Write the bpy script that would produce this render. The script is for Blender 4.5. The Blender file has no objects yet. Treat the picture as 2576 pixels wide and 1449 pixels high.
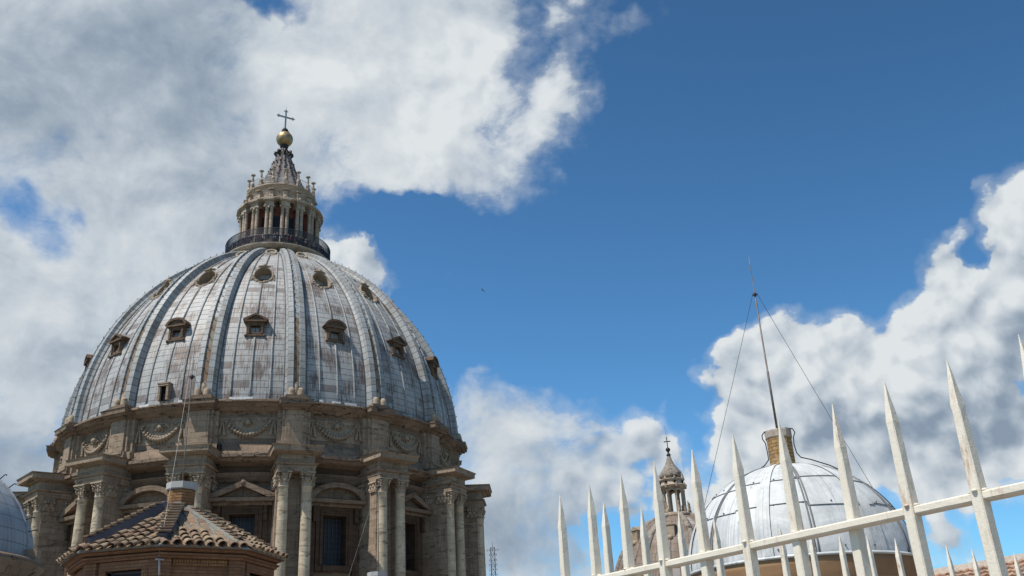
import bpy, math, random
from math import sin, cos, pi, sqrt, radians as R
from mathutils import Vector, Matrix, noise as mnoise
random.seed(7)
scn = bpy.context.scene
COL = scn.collection

# ---------------------------------------------------------------- camera
PITCH, ROLL, FPX = 0.4131, -0.0539, 2389.8
cam_d = bpy.data.cameras.new('camera'); cam = bpy.data.objects.new('camera', cam_d); COL.objects.link(cam)
cam_d.sensor_width = 36.0; cam_d.lens = FPX/2576*36.0
cam_d.clip_start = 0.05; cam_d.clip_end = 30000
F = Vector((0, cos(PITCH), sin(PITCH))); U0 = Vector((0, -sin(PITCH), cos(PITCH))); R0 = Vector((1, 0, 0))
Rv = R0*cos(ROLL) + U0*sin(ROLL); Uv = U0*cos(ROLL) - R0*sin(ROLL)
cam.matrix_world = Matrix(((Rv.x, Uv.x, -F.x, 0), (Rv.y, Uv.y, -F.y, 0), (Rv.z, Uv.z, -F.z, 0), (0, 0, 0, 1)))
scn.camera = cam

# ---------------------------------------------------------------- light
SUN_EL = R(60); SUN_DIR = Vector((-0.82*cos(SUN_EL), -0.572*cos(SUN_EL), sin(SUN_EL)))
sd = bpy.data.lights.new('sun', 'SUN'); sd.energy = 5.0; sd.angle = R(0.53); sd.color = (1.0, 0.94, 0.85)
so = bpy.data.objects.new('sun', sd); COL.objects.link(so)
so.rotation_euler = (-SUN_DIR).to_track_quat('-Z', 'Y').to_euler()
scn.view_settings.view_transform = 'Standard'; scn.view_settings.look = 'None'
scn.view_settings.exposure = 0.0; scn.view_settings.gamma = 1.0
scn.view_settings.use_curve_mapping = False

# ---------------------------------------------------------------- node helper
class NT:
    def __init__(s, nt): s.nt = nt; s.n = nt.nodes; s.l = nt.links
    def sock(s, inp, v):
        if v is None: return
        if isinstance(v, bpy.types.NodeSocket): s.l.new(v, inp)
        else:
            try: inp.default_value = v
            except Exception: inp.default_value = (v, v, v)
    def node(s, t, **k):
        nd = s.n.new(t)
        for a, b in k.items(): setattr(nd, a, b)
        return nd
    def m(s, op, a, b=None, c=None, clamp=False):
        nd = s.node('ShaderNodeMath', operation=op); nd.use_clamp = clamp
        s.sock(nd.inputs[0], a); s.sock(nd.inputs[1], b)
        if c is not None: s.sock(nd.inputs[2], c)
        return nd.outputs[0]
    def v(s, op, a, b=None, scale=None):
        nd = s.node('ShaderNodeVectorMath', operation=op)
        s.sock(nd.inputs[0], a)
        if b is not None: s.sock(nd.inputs[1], b)
        if scale is not None: s.sock(nd.inputs[3], scale)
        return nd.outputs[1] if op in ('DOT_PRODUCT', 'LENGTH') else nd.outputs[0]
    def noise(s, vec, scale, detail=4, rough=.55, dist=0.0, out=0):
        nd = s.node('ShaderNodeTexNoise'); s.sock(nd.inputs['Vector'], vec)
        nd.inputs['Scale'].default_value = scale; nd.inputs['Detail'].default_value = detail
        nd.inputs['Roughness'].default_value = rough; nd.inputs['Distortion'].default_value = dist
        return nd.outputs[out]
    def map(s, v, a, b, c=0., d=1., smooth=False):
        nd = s.node('ShaderNodeMapRange'); nd.clamp = True
        if smooth: nd.interpolation_type = 'SMOOTHSTEP'
        s.sock(nd.inputs[0], v)
        for i, q in enumerate((a, b, c, d)): nd.inputs[i+1].default_value = q
        return nd.outputs[0]
    def mix(s, f, a, b, blend='MIX'):
        nd = s.node('ShaderNodeMix', data_type='RGBA', blend_type=blend)
        s.sock(nd.inputs[0], f)
        for i, q in ((6, a), (7, b)):
            if isinstance(q, tuple) and len(q) == 3: q = (*q, 1)
            s.sock(nd.inputs[i], q)
        return nd.outputs[2]

# ---------------------------------------------------------------- sky and clouds (world; all keyed to compass directions)
# bearing, elevation, half width, half height, tilt, weight
CL = [(-0.5193,0.6052,0.2085,0.1278,0.255,1.2),(-0.3604,0.5357,0.1953,0.1428,0.132,1.1),(-0.4793,0.3655,0.1437,0.1437,0.123,1.1),(-0.4112,0.4314,0.1527,0.1091,0.121,1.0),(-0.4943,0.2521,0.1088,0.0989,0.073,0.9),(-0.181,0.6568,0.1865,0.1309,0.055,1.3),(-0.1308,0.5789,0.1467,0.0774,-0.333,1.1),(-0.0348,0.6386,0.0937,0.1182,0.402,0.9),(0.0611,0.6813,0.0604,0.0523,0.255,0.5),(0.1471,0.6675,0.0399,0.02,0.202,0.22),(0.043,0.599,0.0534,0.0452,0.095,0.5),(-0.2695,0.5122,0.0945,0.0669,0.077,0.8),(-0.0732,0.5422,0.0455,0.0372,-0.018,0.5),(-0.1743,0.4552,0.0306,0.0253,-0.416,0.85),(-0.1837,0.4694,0.0183,0.0183,0.027,0.7),(-0.1515,0.4472,0.0197,0.0107,0.01,0.6),(-0.0046,0.2369,0.0989,0.07,-0.053,0.8),(0.0561,0.2012,0.1344,0.0815,-0.065,0.8),(-0.0294,0.1582,0.1052,0.089,-0.048,0.9),(0.0704,0.1256,0.1515,0.0638,-0.061,0.7),(0.154,0.1548,0.1025,0.063,-0.077,0.7),(0.1398,0.2072,0.0922,0.0602,-0.083,0.65),(-0.0539,0.2841,0.0373,0.0331,-0.04,0.5),(0.0489,0.2706,0.0702,0.0248,0.194,0.4),(0.1253,0.265,0.0611,0.0142,0.122,0.3),(0.1789,0.2238,0.0318,0.0318,-0.095,0.55),(0.1774,0.2441,0.016,0.016,-0.098,0.4),(0.2852,0.2662,0.0726,0.0784,-0.134,1.4),(0.2588,0.3161,0.0352,0.0274,-0.139,0.6),(0.3031,0.31,0.0305,0.0267,-0.152,0.6),(0.3612,0.2616,0.102,0.0765,-0.155,1.4),(0.3631,0.3087,0.0368,0.0221,-0.173,0.4),(0.4563,0.2842,0.0884,0.085,-0.197,1.3),(0.4529,0.3469,0.045,0.0588,-0.399,1.1),(0.4794,0.3334,0.0405,0.0405,-0.23,0.9),(0.5373,0.3732,0.0419,0.0548,-0.276,1.1),(0.5314,0.417,0.0196,0.0164,-0.296,0.4),(0.4181,0.2297,0.1523,0.0727,-0.16,1.4),(0.4841,0.1968,0.0838,0.0484,-0.163,0.9),(0.2521,0.2244,0.0655,0.0617,-0.113,0.9),(0.3126,0.2096,0.0743,0.0446,-0.124,0.9),(0.4124,0.1248,0.0252,0.0185,-0.635,0.5),(0.3854,0.1627,0.0522,0.0174,-0.123,0.25),(-0.0855,0.4262,0.0208,0.0083,-0.021,0.1)]
CRS = [(-0.1721,0.4552,0.0654,0.0449,0.02,1.0),(-0.0007,0.6175,0.1065,0.1229,-0.055,0.35)]
HO = [(-0.5131,0.4501,0.0436,0.0252,-0.258,0.62),(-0.2829,0.6991,0.038,0.0228,-0.22,1.0),(-0.1775,0.4983,0.0651,0.0244,0.116,0.75),(-0.089,0.4804,0.0705,0.0456,-0.015,0.8),(0.0165,0.6447,0.0244,0.0814,-0.327,0.4),(0.4973,0.3738,0.0151,0.0201,0.092,0.5),(-0.3183,0.56,0.0345,0.0268,0.116,0.3),(0.0962,0.1433,0.0359,0.0239,-0.067,0.5),(0.1949,0.2504,0.0238,0.0318,-0.104,0.4),(-0.2884,0.4624,0.0274,0.0235,0.074,0.1)]
BR = [(-0.1557,0.6343,0.1525,0.0923,0.037,1.0),(0.2891,0.2998,0.0653,0.0499,-0.145,0.9),(0.3742,0.287,0.0654,0.0327,-0.169,0.7),(0.4439,0.3253,0.0451,0.0521,-0.211,0.7),(0.5406,0.4106,0.0357,0.0421,-0.298,0.9),(-0.4177,0.4189,0.094,0.0579,0.119,0.5),(-0.5137,0.3763,0.0498,0.0399,0.143,0.5),(0.0093,0.2566,0.0537,0.0331,-0.057,0.7),(0.184,0.2314,0.0318,0.0358,-0.098,0.6),(-0.1859,0.4631,0.0447,0.0285,0.027,0.8),(0.0173,0.5883,0.0659,0.0494,-0.065,0.6),(-0.465,0.2913,0.0684,0.041,0.083,0.4),(-0.0276,0.1977,0.0409,0.0368,-0.048,0.4),(0.2232,0.2195,0.0468,0.0351,-0.105,0.5),(-0.0922,0.5588,0.0617,0.037,-0.007,0.4)]
DK = [(-0.4841,0.5937,0.1175,0.0691,0.227,0.6),(-0.5366,0.5081,0.0727,0.0397,0.22,0.5),(-0.3546,0.5639,0.0639,0.0677,0.137,0.45),(0.4416,0.2222,0.1117,0.0305,-0.163,0.62),(0.4939,0.2357,0.0647,0.0356,-0.186,0.45),(0.0236,0.1516,0.0969,0.0444,-0.056,0.8),(-0.5,0.2227,0.0651,0.0423,0.059,0.9),(0.0458,0.23,0.0451,0.0246,-0.064,0.5),(0.3251,0.2353,0.0556,0.0297,-0.135,0.4),(-0.1406,0.6069,0.0809,0.0243,0.025,0.3),(-0.4116,0.6594,0.0721,0.0288,0.204,0.3),(-0.4376,0.4788,0.0715,0.0286,-0.197,0.3),(-0.3408,0.6046,0.034,0.0679,0.403,0.3),(-0.4845,0.3271,0.0541,0.0203,0.107,0.3),(-0.0578,0.1673,0.0364,0.0445,-0.043,0.4),(0.0177,0.6604,0.0243,0.0406,-0.066,0.3)]

w = bpy.data.worlds.new('World'); scn.world = w; w.use_nodes = True
W = NT(w.node_tree); W.n.clear()
wo = W.node('ShaderNodeOutputWorld'); bg = W.node('ShaderNodeBackground')
W.l.new(bg.outputs[0], wo.inputs[0])
sky = W.node('ShaderNodeTexSky', sky_type='NISHITA'); sky.sun_disc = False
sky.sun_elevation = SUN_EL; sky.sun_rotation = math.atan2(SUN_DIR.x, SUN_DIR.y)
sky.altitude = 100; sky.air_density = 1.0; sky.dust_density = 0.6; sky.ozone_density = 3.0
tc = W.node('ShaderNodeTexCoord'); d0 = tc.outputs['Generated']
n1 = W.noise(d0, 7.0, 4, .6, 0, 1); n2 = W.noise(d0, 30.0, 3, .6, 0, 1)
warp = W.v('SCALE', W.v('SUBTRACT', n1, (.5, .5, .5)), scale=.10)
warp2 = W.v('SCALE', W.v('SUBTRACT', n2, (.5, .5, .5)), scale=.03)
dw = W.v('ADD', W.v('ADD', d0, warp), warp2)
def blob_sum(L, vec, start=None, mode='ADD'):
    acc = start
    for az, el, sx, sy, t, wt in L:
        ea = Vector((cos(az), -sin(az), 0)); ee = Vector((-sin(az)*sin(el), -cos(az)*sin(el), cos(el)))
        a = (ea*cos(t) + ee*sin(t))/sx; b = (ee*cos(t) - ea*sin(t))/sy
        da = W.v('DOT_PRODUCT', vec, tuple(a)); db = W.v('DOT_PRODUCT', vec, tuple(b))
        q = W.m('MULTIPLY_ADD', db, db, W.m('MULTIPLY', da, da))
        f = W.map(q, 0.0, 1.6, wt, 0.0)
        acc = f if acc is None else W.m('MAXIMUM' if mode == 'MAX' else 'ADD', acc, f)
    return acc
fwd = W.map(W.v('DOT_PRODUCT', d0, (0, 1, 0)), .25, .5)
cl = blob_sum(CL, dw, mode='MAX'); ho = blob_sum(HO, dw)
br = blob_sum(BR, dw); dk = blob_sum(DK, dw)
base = W.m('MULTIPLY', W.m('SUBTRACT', cl, ho), fwd)
base = W.m('ADD', base, W.map(W.v('DOT_PRODUCT', d0, (0, 1, 0)), .25, -.1, 0, .30))
crisp = W.m('MAXIMUM', W.map(W.v('DOT_PRODUCT', d0, (1, 0, 0)), -.02, .16), blob_sum(CRS, d0, mode='MAX'), clamp=True)
def billow(vec):
    acc = None
    for sc_, am in ((11.0, .50), (25.0, .34), (55.0, .20)):
        nd = W.node('ShaderNodeTexVoronoi', feature='F1')
        W.sock(nd.inputs['Vector'], vec); nd.inputs['Scale'].default_value = sc_
        t = W.m('MULTIPLY', W.m('SUBTRACT', .46, nd.outputs['Distance']), am*2.2)
        acc = t if acc is None else W.m('ADD', acc, t)
    return acc
sunoff = (-.010, -.004, .012)
d2 = W.v('ADD', d0, W.v('SCALE', W.v('SUBTRACT', n1, (.5, .5, .5)), scale=.045))
d2s = W.v('ADD', d2, sunoff)
fb = W.noise(d0, 11.0, 11, .60, .3)
fbs = W.noise(W.v('ADD', d0, (-.018, -.005, .020)), 11.0, 6, .60, .3)
bi = billow(d2); bis = billow(d2s)
big = W.noise(d0, 5.0, 3, .5)
wisp = W.noise(W.v('MULTIPLY', d0, (1, 1, 2.2)), 26.0, 8, .7, .6)
bw = W.map(crisp, 0, 1, .12, .68)
dens = W.m('ADD', base, W.m('MULTIPLY', W.m('SUBTRACT', fb, .5), W.map(crisp, 0, 1, 1.7, .9)))
dens = W.m('ADD', dens, W.m('MULTIPLY', bi, bw))
dens = W.m('ADD', dens, W.m('MULTIPLY', W.m('SUBTRACT', wisp, .5), .45))
soft = W.map(dens, .02, .85, 0, 1, True); hard = W.m('MAXIMUM', W.map(dens, .30, .54, 0, 1, True), W.map(dens, .0, .45, 0, .28, True))
mask = W.m('MULTIPLY', W.mix(crisp, soft, hard), W.map(base, 0.0, .12))
# sunlit tops / grey bodies
rel = W.m('MULTIPLY', W.m('SUBTRACT', fb, fbs), W.map(crisp, 0, 1, 1.2, 1.5))
relb = W.m('MULTIPLY', W.m('SUBTRACT', bi, bis), W.map(crisp, 0, 1, .12, .95))
lum = W.m('ADD', W.m('ADD', W.map(crisp, 0, 1, .50, .58), rel), relb)
lum = W.m('ADD', lum, W.m('MULTIPLY', W.m('SUBTRACT', big, .5), .45))
lum = W.m('ADD', lum, W.m('MULTIPLY', W.m('SUBTRACT', wisp, .5), .26))
lum = W.m('ADD', lum, W.m('MULTIPLY', br, W.map(crisp, 0, 1, .36, .30)))
lum = W.m('SUBTRACT', lum, W.m('MULTIPLY', dk, .42))
edge = W.map(dens, .35, 1.0, .14, 0)
lum = W.m('ADD', lum, edge, clamp=True)
ramp = W.node('ShaderNodeValToRGB'); W.l.new(lum, ramp.inputs[0])
e = ramp.color_ramp.elements
e[0].position = 0.0; e[0].color = (.25, .32, .41, 1)
e[1].position = 1.0; e[1].color = (.74, .78, .80, 1)
for p_, c_ in ((.28, (.36, .43, .51, 1)), (.6, (.54, .60, .66, 1))):
    q_ = e.new(p_); q_.color = c_
skyc = W.mix(1.0, W.v('SCALE', sky.outputs[0], scale=0.12), (.49, .87, 1.06), 'MULTIPLY')
skyc = W.v('SCALE', skyc, scale=W.map(W.v('DOT_PRODUCT', d0, (.25, 0, 1)), .08, .78, 1.34, .78))
# cloud veil of thin haze close to the horizon
W.l.new(W.mix(mask, skyc, ramp.outputs[0]), bg.inputs[0]); bg.inputs[1].default_value = 1.0

# ---------------------------------------------------------------- materials
def material(name, rough=.8, metallic=0.0, spec=.4):
    m = bpy.data.materials.new(name); m.use_nodes = True
    T = NT(m.node_tree); b = m.node_tree.nodes['Principled BSDF']
    b.inputs['Roughness'].default_value = rough; b.inputs['Metallic'].default_value = metallic
    b.inputs['Specular IOR Level'].default_value = spec
    T.b = b; T.pos = T.node('ShaderNodeNewGeometry').outputs['Position']
    T.uv = T.node('ShaderNodeUVMap').outputs[0]
    return m, T
def bump(T, h, strength=.3, dist=.05):
    nd = T.node('ShaderNodeBump'); nd.inputs['Strength'].default_value = strength
    nd.inputs['Distance'].default_value = dist; T.l.new(h, nd.inputs['Height'])
    T.l.new(nd.outputs[0], T.b.inputs['Normal'])
def ashlar(T, vec, w_, h_, mortar, c1, c2, cm, bias=0.0, off=.5):
    nd = T.node('ShaderNodeTexBrick'); T.sock(nd.inputs['Vector'], vec)
    nd.offset = off; nd.inputs['Scale'].default_value = 1.0
    nd.inputs['Brick Width'].default_value = w_; nd.inputs['Row Height'].default_value = h_
    nd.inputs['Mortar Size'].default_value = mortar; nd.inputs['Mortar Smooth'].default_value = .3
    nd.inputs['Bias'].default_value = bias
    for k, c_ in (('Color1', c1), ('Color2', c2), ('Mortar', cm)): nd.inputs[k].default_value = (*c_, 1)
    return nd
def stone(name, c, dirt=.6, block=(1.6, .62), joint=.35, stain=(.06, .04, .03), crust=.55):
    m, T = material(name, .9, 0, .2)
    wob = T.v('ADD', T.uv, T.v('SCALE', T.noise(T.pos, .8, 3, .5, 0, 1), scale=.08))
    br_ = ashlar(T, wob, block[0], block[1], .018, tuple(x*1.24 for x in c), tuple(x*.74 for x in c), tuple(x*joint for x in c))
    big = T.noise(T.pos, .22, 5, .6); mid = T.noise(T.pos, 1.7, 6, .65)
    bed = T.noise(T.v('MULTIPLY', T.pos, (1.0, 1.0, 7.0)), 1.1, 6, .7)       # travertine bedding
    run = T.noise(T.v('MULTIPLY', T.pos, (3.0, 3.0, .28)), 1.0, 5, .65)      # rain runs
    col = T.mix(T.map(mid, .35, .7), br_.outputs[0], tuple(x*.80 for x in c), 'MIX')
    col = T.mix(T.map(bed, .52, .68, 0, .55), col, tuple(x*.55 for x in c))
    col = T.mix(T.map(big, .50, .70, 0, dirt*.7), col, tuple(a*1.0 for a in (c[0]*.52, c[1]*.46, c[2]*.42)))
    col = T.mix(T.map(run, .56, .76, 0, dirt), col, stain)
    col = T.mix(T.map(T.noise(T.v('MULTIPLY', T.pos, (1, 1, .6)), .45, 5, .6), .54, .68, 0, .55), col, tuple(x*1.25 for x in c))
    cr_ = T.noise(T.v('MULTIPLY', T.pos, (.8, .8, 2.6)), 1.0, 7, .68)      # black crust in crisp patches
    col = T.mix(T.map(cr_, .575, .605, 0, crust), col, (.045, .032, .027))
    T.l.new(col, T.b.inputs['Base Color'])
    h = T.m('ADD', T.m('MULTIPLY', bed, .5), T.m('ADD', T.m('MULTIPLY', mid, .5), T.m('MULTIPLY', br_.outputs['Fac'], -.6)))
    bump(T, h, .7, .06)
    return m
MT = {}
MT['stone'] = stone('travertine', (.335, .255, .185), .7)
MT['stone_wall'] = stone('travertine_wall', (.24, .175, .126), .75)  # darker travertine: shade of the recessed walls is put into the colour
MT['stone_dark'] = stone('weathered_cornice_stone', (.24, .175, .128), 1.0, joint=.5, crust=.9)
MT['stone_brown'] = stone('brown_stone_shade_toned', (.11, .070, .046), .5)  # brown window stone, toned darker to put shade into the colour
MT['far_rib'] = stone('pale_streaked_rib', (.30, .26, .22), .9, (.5, .9), .5, (.08, .06, .05), .9)
MT['garland'] = stone('grimy_carved_fruit', (.31, .245, .18), .5, (40, 40), 1, crust=.3)
MT['column'] = stone('column_travertine', (.50, .41, .295), .3, (40, .95), .62, (.17, .13, .10))
MT['carved'] = stone('carved_travertine', (.38, .30, .22), .5, (40, 40), 1, crust=.6)
MT['lantern_stone'] = stone('lantern_stone', (.46, .37, .285), .45, (1.0, .5), .6, crust=.4)
MT['red_plaster'] = stone('red_plaster', (.28, .11, .075), .35, (40, 40), 1)
MT['spire_lead'] = stone('spire_lead', (.24, .21, .20), .9, (40, .5), .5, (.03, .025, .025))

def lead(name, c, c2, cdark, rowh, stripe=.5, colw=1.0, streak=.6, rust=.5, rough=.5, pw=.035):
    m, T = material(name, rough, .06, .35)
    br_ = ashlar(T, T.uv, colw, rowh, pw, (0, 0, 0), (1, 1, 1), (.5, .5, .5), 0, 0)
    rnd = T.node('ShaderNodeSeparateColor'); T.l.new(br_.outputs[0], rnd.inputs[0]); r = rnd.outputs[0]
    run = T.noise(T.v('MULTIPLY', T.uv, (15.0, .45, 1)), 1.0, 6, .72, .2)
    run2 = T.noise(T.v('MULTIPLY', T.uv, (5, .14, 1)), 1.3, 5, .62)
    blot = T.noise(T.pos, .33, 4, .6)
    col = T.mix(r, c, c2)
    col = T.mix(T.map(T.noise(T.pos, 2.2, 5, .6), .35, .65, 0, .35), col, tuple(x*1.2 for x in c))
    col = T.mix(T.map(r, .91, .95, 0, .6), col, cdark)
    col = T.mix(T.map(T.m('ADD', run, T.m('MULTIPLY', T.m('SUBTRACT', blot, .5), .85)), .48, .62, 0, streak), col, cdark)
    col = T.mix(T.map(run2, .55, .68, 0, rust), col, (.30, .19, .12))
    col = T.mix(T.map(br_.outputs['Fac'], .2, .8, 0, .75), col, (.075, .07, .07))
    T.l.new(col, T.b.inputs['Base Color'])
    bump(T, T.m('ADD', T.m('MULTIPLY', br_.outputs['Fac'], -1.0), T.m('MULTIPLY', T.noise(T.pos, 1.5, 4, .6), .9)), .6, .05)
    return m
MT['dome_lead'] = lead('dome_lead_sheets', (.385, .382, .372), (.32, .32, .315), (.125, .09, .078), .78, streak=.9, rust=.8, pw=.042, rough=.6)
MT['rib_lead'] = lead('rib_lead_sheets', (.33, .345, .35), (.265, .275, .28), (.17, .155, .12), .85, colw=30, streak=.6, rust=.4, rough=.6, pw=.05)
MT['small_lead'] = lead('grey_dome_lead', (.30, .32, .34), (.25, .265, .285), (.16, .155, .165), .46, colw=.75, streak=.5, rust=.1, rough=.65, pw=.012)
MT['pale_lead'] = lead('pale_sheet_metal', (.60, .61, .60), (.60, .61, .60), (.25, .25, .25), 60, colw=60, streak=.6, rust=.06, rough=.62, pw=.001)
MT['far_lead'] = lead('brown_dome_lead', (.19, .135, .10), (.145, .10, .075), (.42, .40, .38), 1.1, colw=1.6, streak=.5, rust=.5, rough=.7)

_m = MT['pale_lead']; _T = NT(_m.node_tree); _b = _m.node_tree.nodes['Principled BSDF']; _old = _b.inputs['Base Color'].links[0].from_socket
_p = _T.node('ShaderNodeNewGeometry').outputs['Position']
_c = _T.mix(_T.map(_T.noise(_p, 1.7, 6, .62, .4), .44, .62, 0, .75), _old, (.40, .41, .41))
_c = _T.mix(_T.map(_T.noise(_T.v('MULTIPLY', _p, (7, 7, 1.6)), 1.5, 5, .7), .62, .70, 0, .6), _c, (.15, .14, .13))
_T.l.new(_c, _b.inputs['Base Color'])

def bricks(name, c1, c2, cm, w_=.27, h_=.052, plaster=0.0):
    m, T = material(name, .92, 0, .15)
    wob = T.v('ADD', T.uv, T.v('SCALE', T.noise(T.pos, 3.0, 3, .5, 0, 1), scale=.012))
    b_ = ashlar(T, wob, w_, h_, .008, c1, c2, cm)
    col = T.mix(T.map(T.noise(T.pos, 6, 5, .65), .4, .7, 0, .6), b_.outputs[0], tuple(x*.55 for x in c1))
    col = T.mix(T.map(T.noise(T.v('MULTIPLY', T.pos, (4, 4, .7)), 1.2, 4, .6), .55, .75, 0, .6), col, (.10, .06, .04))
    if plaster: col = T.mix(T.map(T.noise(T.pos, 2.6, 4, .6), .52, .58, 0, plaster), col, (.40, .31, .20))
    T.l.new(col, T.b.inputs['Base Color'])
    bump(T, T.m('ADD', T.m('MULTIPLY', b_.outputs['Fac'], -1), T.noise(T.pos, 25, 3, .6)), .8, .012)
    return m
MT['brick'] = bricks('thin_red_bricks', (.29, .15, .08), (.21, .105, .058), (.15, .10, .07))
MT['brick_yellow'] = bricks('thin_yellow_bricks', (.36, .19, .085), (.25, .125, .055), (.13, .09, .06))
MT['brick_mast'] = bricks('ochre_bricks', (.44, .28, .12), (.31, .185, .085), (.16, .11, .07), .17, .066, plaster=.9)
def simple(name, c, rough=.7, metallic=0.0, var=.35, scale=4.0, spec=.4, c2=None, bmp=.2, bd=.01):
    m, T = material(name, rough, metallic, spec)
    c2 = c2 or tuple(x*.6 for x in c)
    col = T.mix(T.map(T.noise(T.pos, scale, 6, .65), .4, .7, 0, var*2 if var < .5 else 1), c, c2)
    T.l.new(col, T.b.inputs['Base Color'])
    if bmp: bump(T, T.noise(T.pos, scale*4, 4, .6), bmp, bd)
    return m
MT['plaster'] = simple('ochre_plaster', (.36, .22, .115), .9, 0, .4, 1.6, .2, (.22, .115, .065), .5, .02)
MT['ochre'] = simple('ochre_cornice_plaster', (.30, .18, .095), .9, 0, .4, 2.5, .2, (.23, .13, .07), .4, .01)
MT['cap_white'] = simple('whitewashed_cap', (.38, .375, .36), .8, 0, .3, 9, .3, (.40, .39, .37), .3, .01)
MT['cap_grey'] = simple('grey_mortar_cap', (.42, .36, .30), .9, 0, .4, 9, .2, (.26, .20, .16), .5, .02)
MT['flash'] = simple('grey_lead_flashing', (.105, .10, .115), .7, .1, .35, 3, .3, (.07, .066, .078), .3, .01)
MT['mortar'] = simple('pale_mortar', (.23, .225, .20), .9, 0, .45, 5, .2, (.14, .13, .115), .5, .02)
MT['iron'] = simple('dark_iron', (.03, .03, .032), .6, .3, .2, 9)
MT['seam_grey'] = simple('grey_solder_seam', (.20, .21, .215), .7, .1, .4, 3, .3, (.11, .11, .115))
MT['rod'] = simple('brown_metal_pole', (.13, .10, .085), .5, .4, .4, 5, .5, (.26, .24, .22))
MT['wire'] = simple('black_cable', (.02, .02, .022), .6, 0, .1, 9)
MT['wire_pale'] = simple('pale_cable', (.42, .40, .37), .6, .2, .1, 9)
MT['grey_metal'] = simple('grey_painted_metal', (.36, .39, .40), .45, .3, .25, 2, .5)
MT['dark_bronze'] = simple('dark_bronze', (.045, .035, .032), .55, .4, .3, 3)
MT['opening_painted_dark'] = simple('painted_interior_dark', (.008, .008, .010), .9, 0, .1, 2, .1)  # near-black colour paints the unlit depth behind openings and panes
MT['glass_blue'] = simple('dark_blue_glass', (.010, .014, .022), .55, 0, .3, .7, .45, (.004, .005, .009), 0)
MT['pane_grey'] = simple('pale_window_pane', (.42, .41, .36), .5, 0, .4, 3, .4, (.16, .16, .15), 0)
MT['mesh'] = simple('blackened_railing', (.045, .05, .065), .6, .2, .2, 3)
MT['terrace'] = simple('terrace_paving', (.23, .20, .17), .9, 0, .3, .6, .2, (.18, .15, .13), .4, .02)
MT['land'] = simple('distant_ground', (.09, .11, .06), .95, 0, .4, .01, .1, (.16, .14, .10), 0)
m, T = material('gilded_ball', .5, .6, .5)
col = T.mix(T.map(T.noise(T.v('MULTIPLY', T.pos, (1, 1, .6)), 1.6, 6, .65), .38, .66), (.46, .33, .17), (.28, .20, .11))
T.l.new(col, T.b.inputs['Base Color']); bump(T, T.noise(T.pos, 2.5, 5, .6), .35, .05); MT['gold'] = m
m, T = material('roof_tiles', .9, 0, .2)
isl = T.node('ShaderNodeNewGeometry').outputs['Random Per Island']
rp = T.node('ShaderNodeValToRGB'); T.l.new(isl, rp.inputs[0]); e = rp.color_ramp.elements
e[0].color = (.25, .19, .135, 1); e[1].position = 1; e[1].color = (.29, .19, .125, 1)
for p_, c_ in ((.3, (.35, .275, .19, 1)), (.55, (.21, .15, .11, 1)), (.8, (.38, .305, .21, 1))): q_ = e.new(p_); q_.color = c_
col = T.mix(T.map(T.noise(T.pos, 9, 6, .7), .48, .72, 0, .8), T.mix(1.0, rp.outputs[0], (.86, .82, .80), 'MULTIPLY'), (.08, .062, .05))
T.l.new(col, T.b.inputs['Base Color']); bump(T, T.noise(T.pos, 40, 4, .6), .5, .008); MT['tile'] = m
m, T = material('terracotta_tiles', .9, 0, .2)
isl = T.node('ShaderNodeNewGeometry').outputs['Random Per Island']
rp = T.node('ShaderNodeValToRGB'); T.l.new(isl, rp.inputs[0]); e = rp.color_ramp.elements
e[0].color = (.36, .20, .125, 1); e[1].position = 1; e[1].color = (.44, .27, .18, 1)
for p_, c_ in ((.35, (.46, .31, .22, 1)), (.7, (.27, .17, .12, 1))): q_ = e.new(p_); q_.color = c_
col = T.mix(T.map(T.noise(T.pos, 5, 6, .7), .5, .72, 0, .7), rp.outputs[0], (.16, .12, .09))
T.l.new(col, T.b.inputs['Base Color']); MT['terra'] = m
m, T = material('cream_gloss_paint', .48, 0, .45)
pn = T.noise(T.pos, 16, 7, .65)
col = T.mix(T.map(pn, .45, .70, 0, .4), (.71, .645, .53), (.63, .565, .44))
fine = T.noise(T.v('MULTIPLY', T.pos, (1, 1, .22)), 34, 6, .7)
zz_ = T.node('ShaderNodeSeparateXYZ'); T.l.new(T.pos, zz_.inputs[0])
rust = T.m('MULTIPLY', T.map(zz_.outputs[2], .30, .42, .25, 1), T.m('MULTIPLY', T.map(fine, .55, .66), T.map(T.noise(T.pos, 7.0, 3, .5), .48, .56)))
col = T.mix(T.map(fine, .60, .70, 0, .16), col, (.55, .45, .28))
col = T.mix(rust, col, (.28, .10, .035))
T.l.new(col, T.b.inputs['Base Color']); T.l.new(T.map(rust, 0, 1, .48, .9), T.b.inputs['Roughness'])
bump(T, T.m('ADD', T.noise(T.pos, 60, 5, .7), T.m('MULTIPLY', T.noise(T.pos, 220, 3, .6), .4)), .55, .0022); MT['paint'] = m

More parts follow.
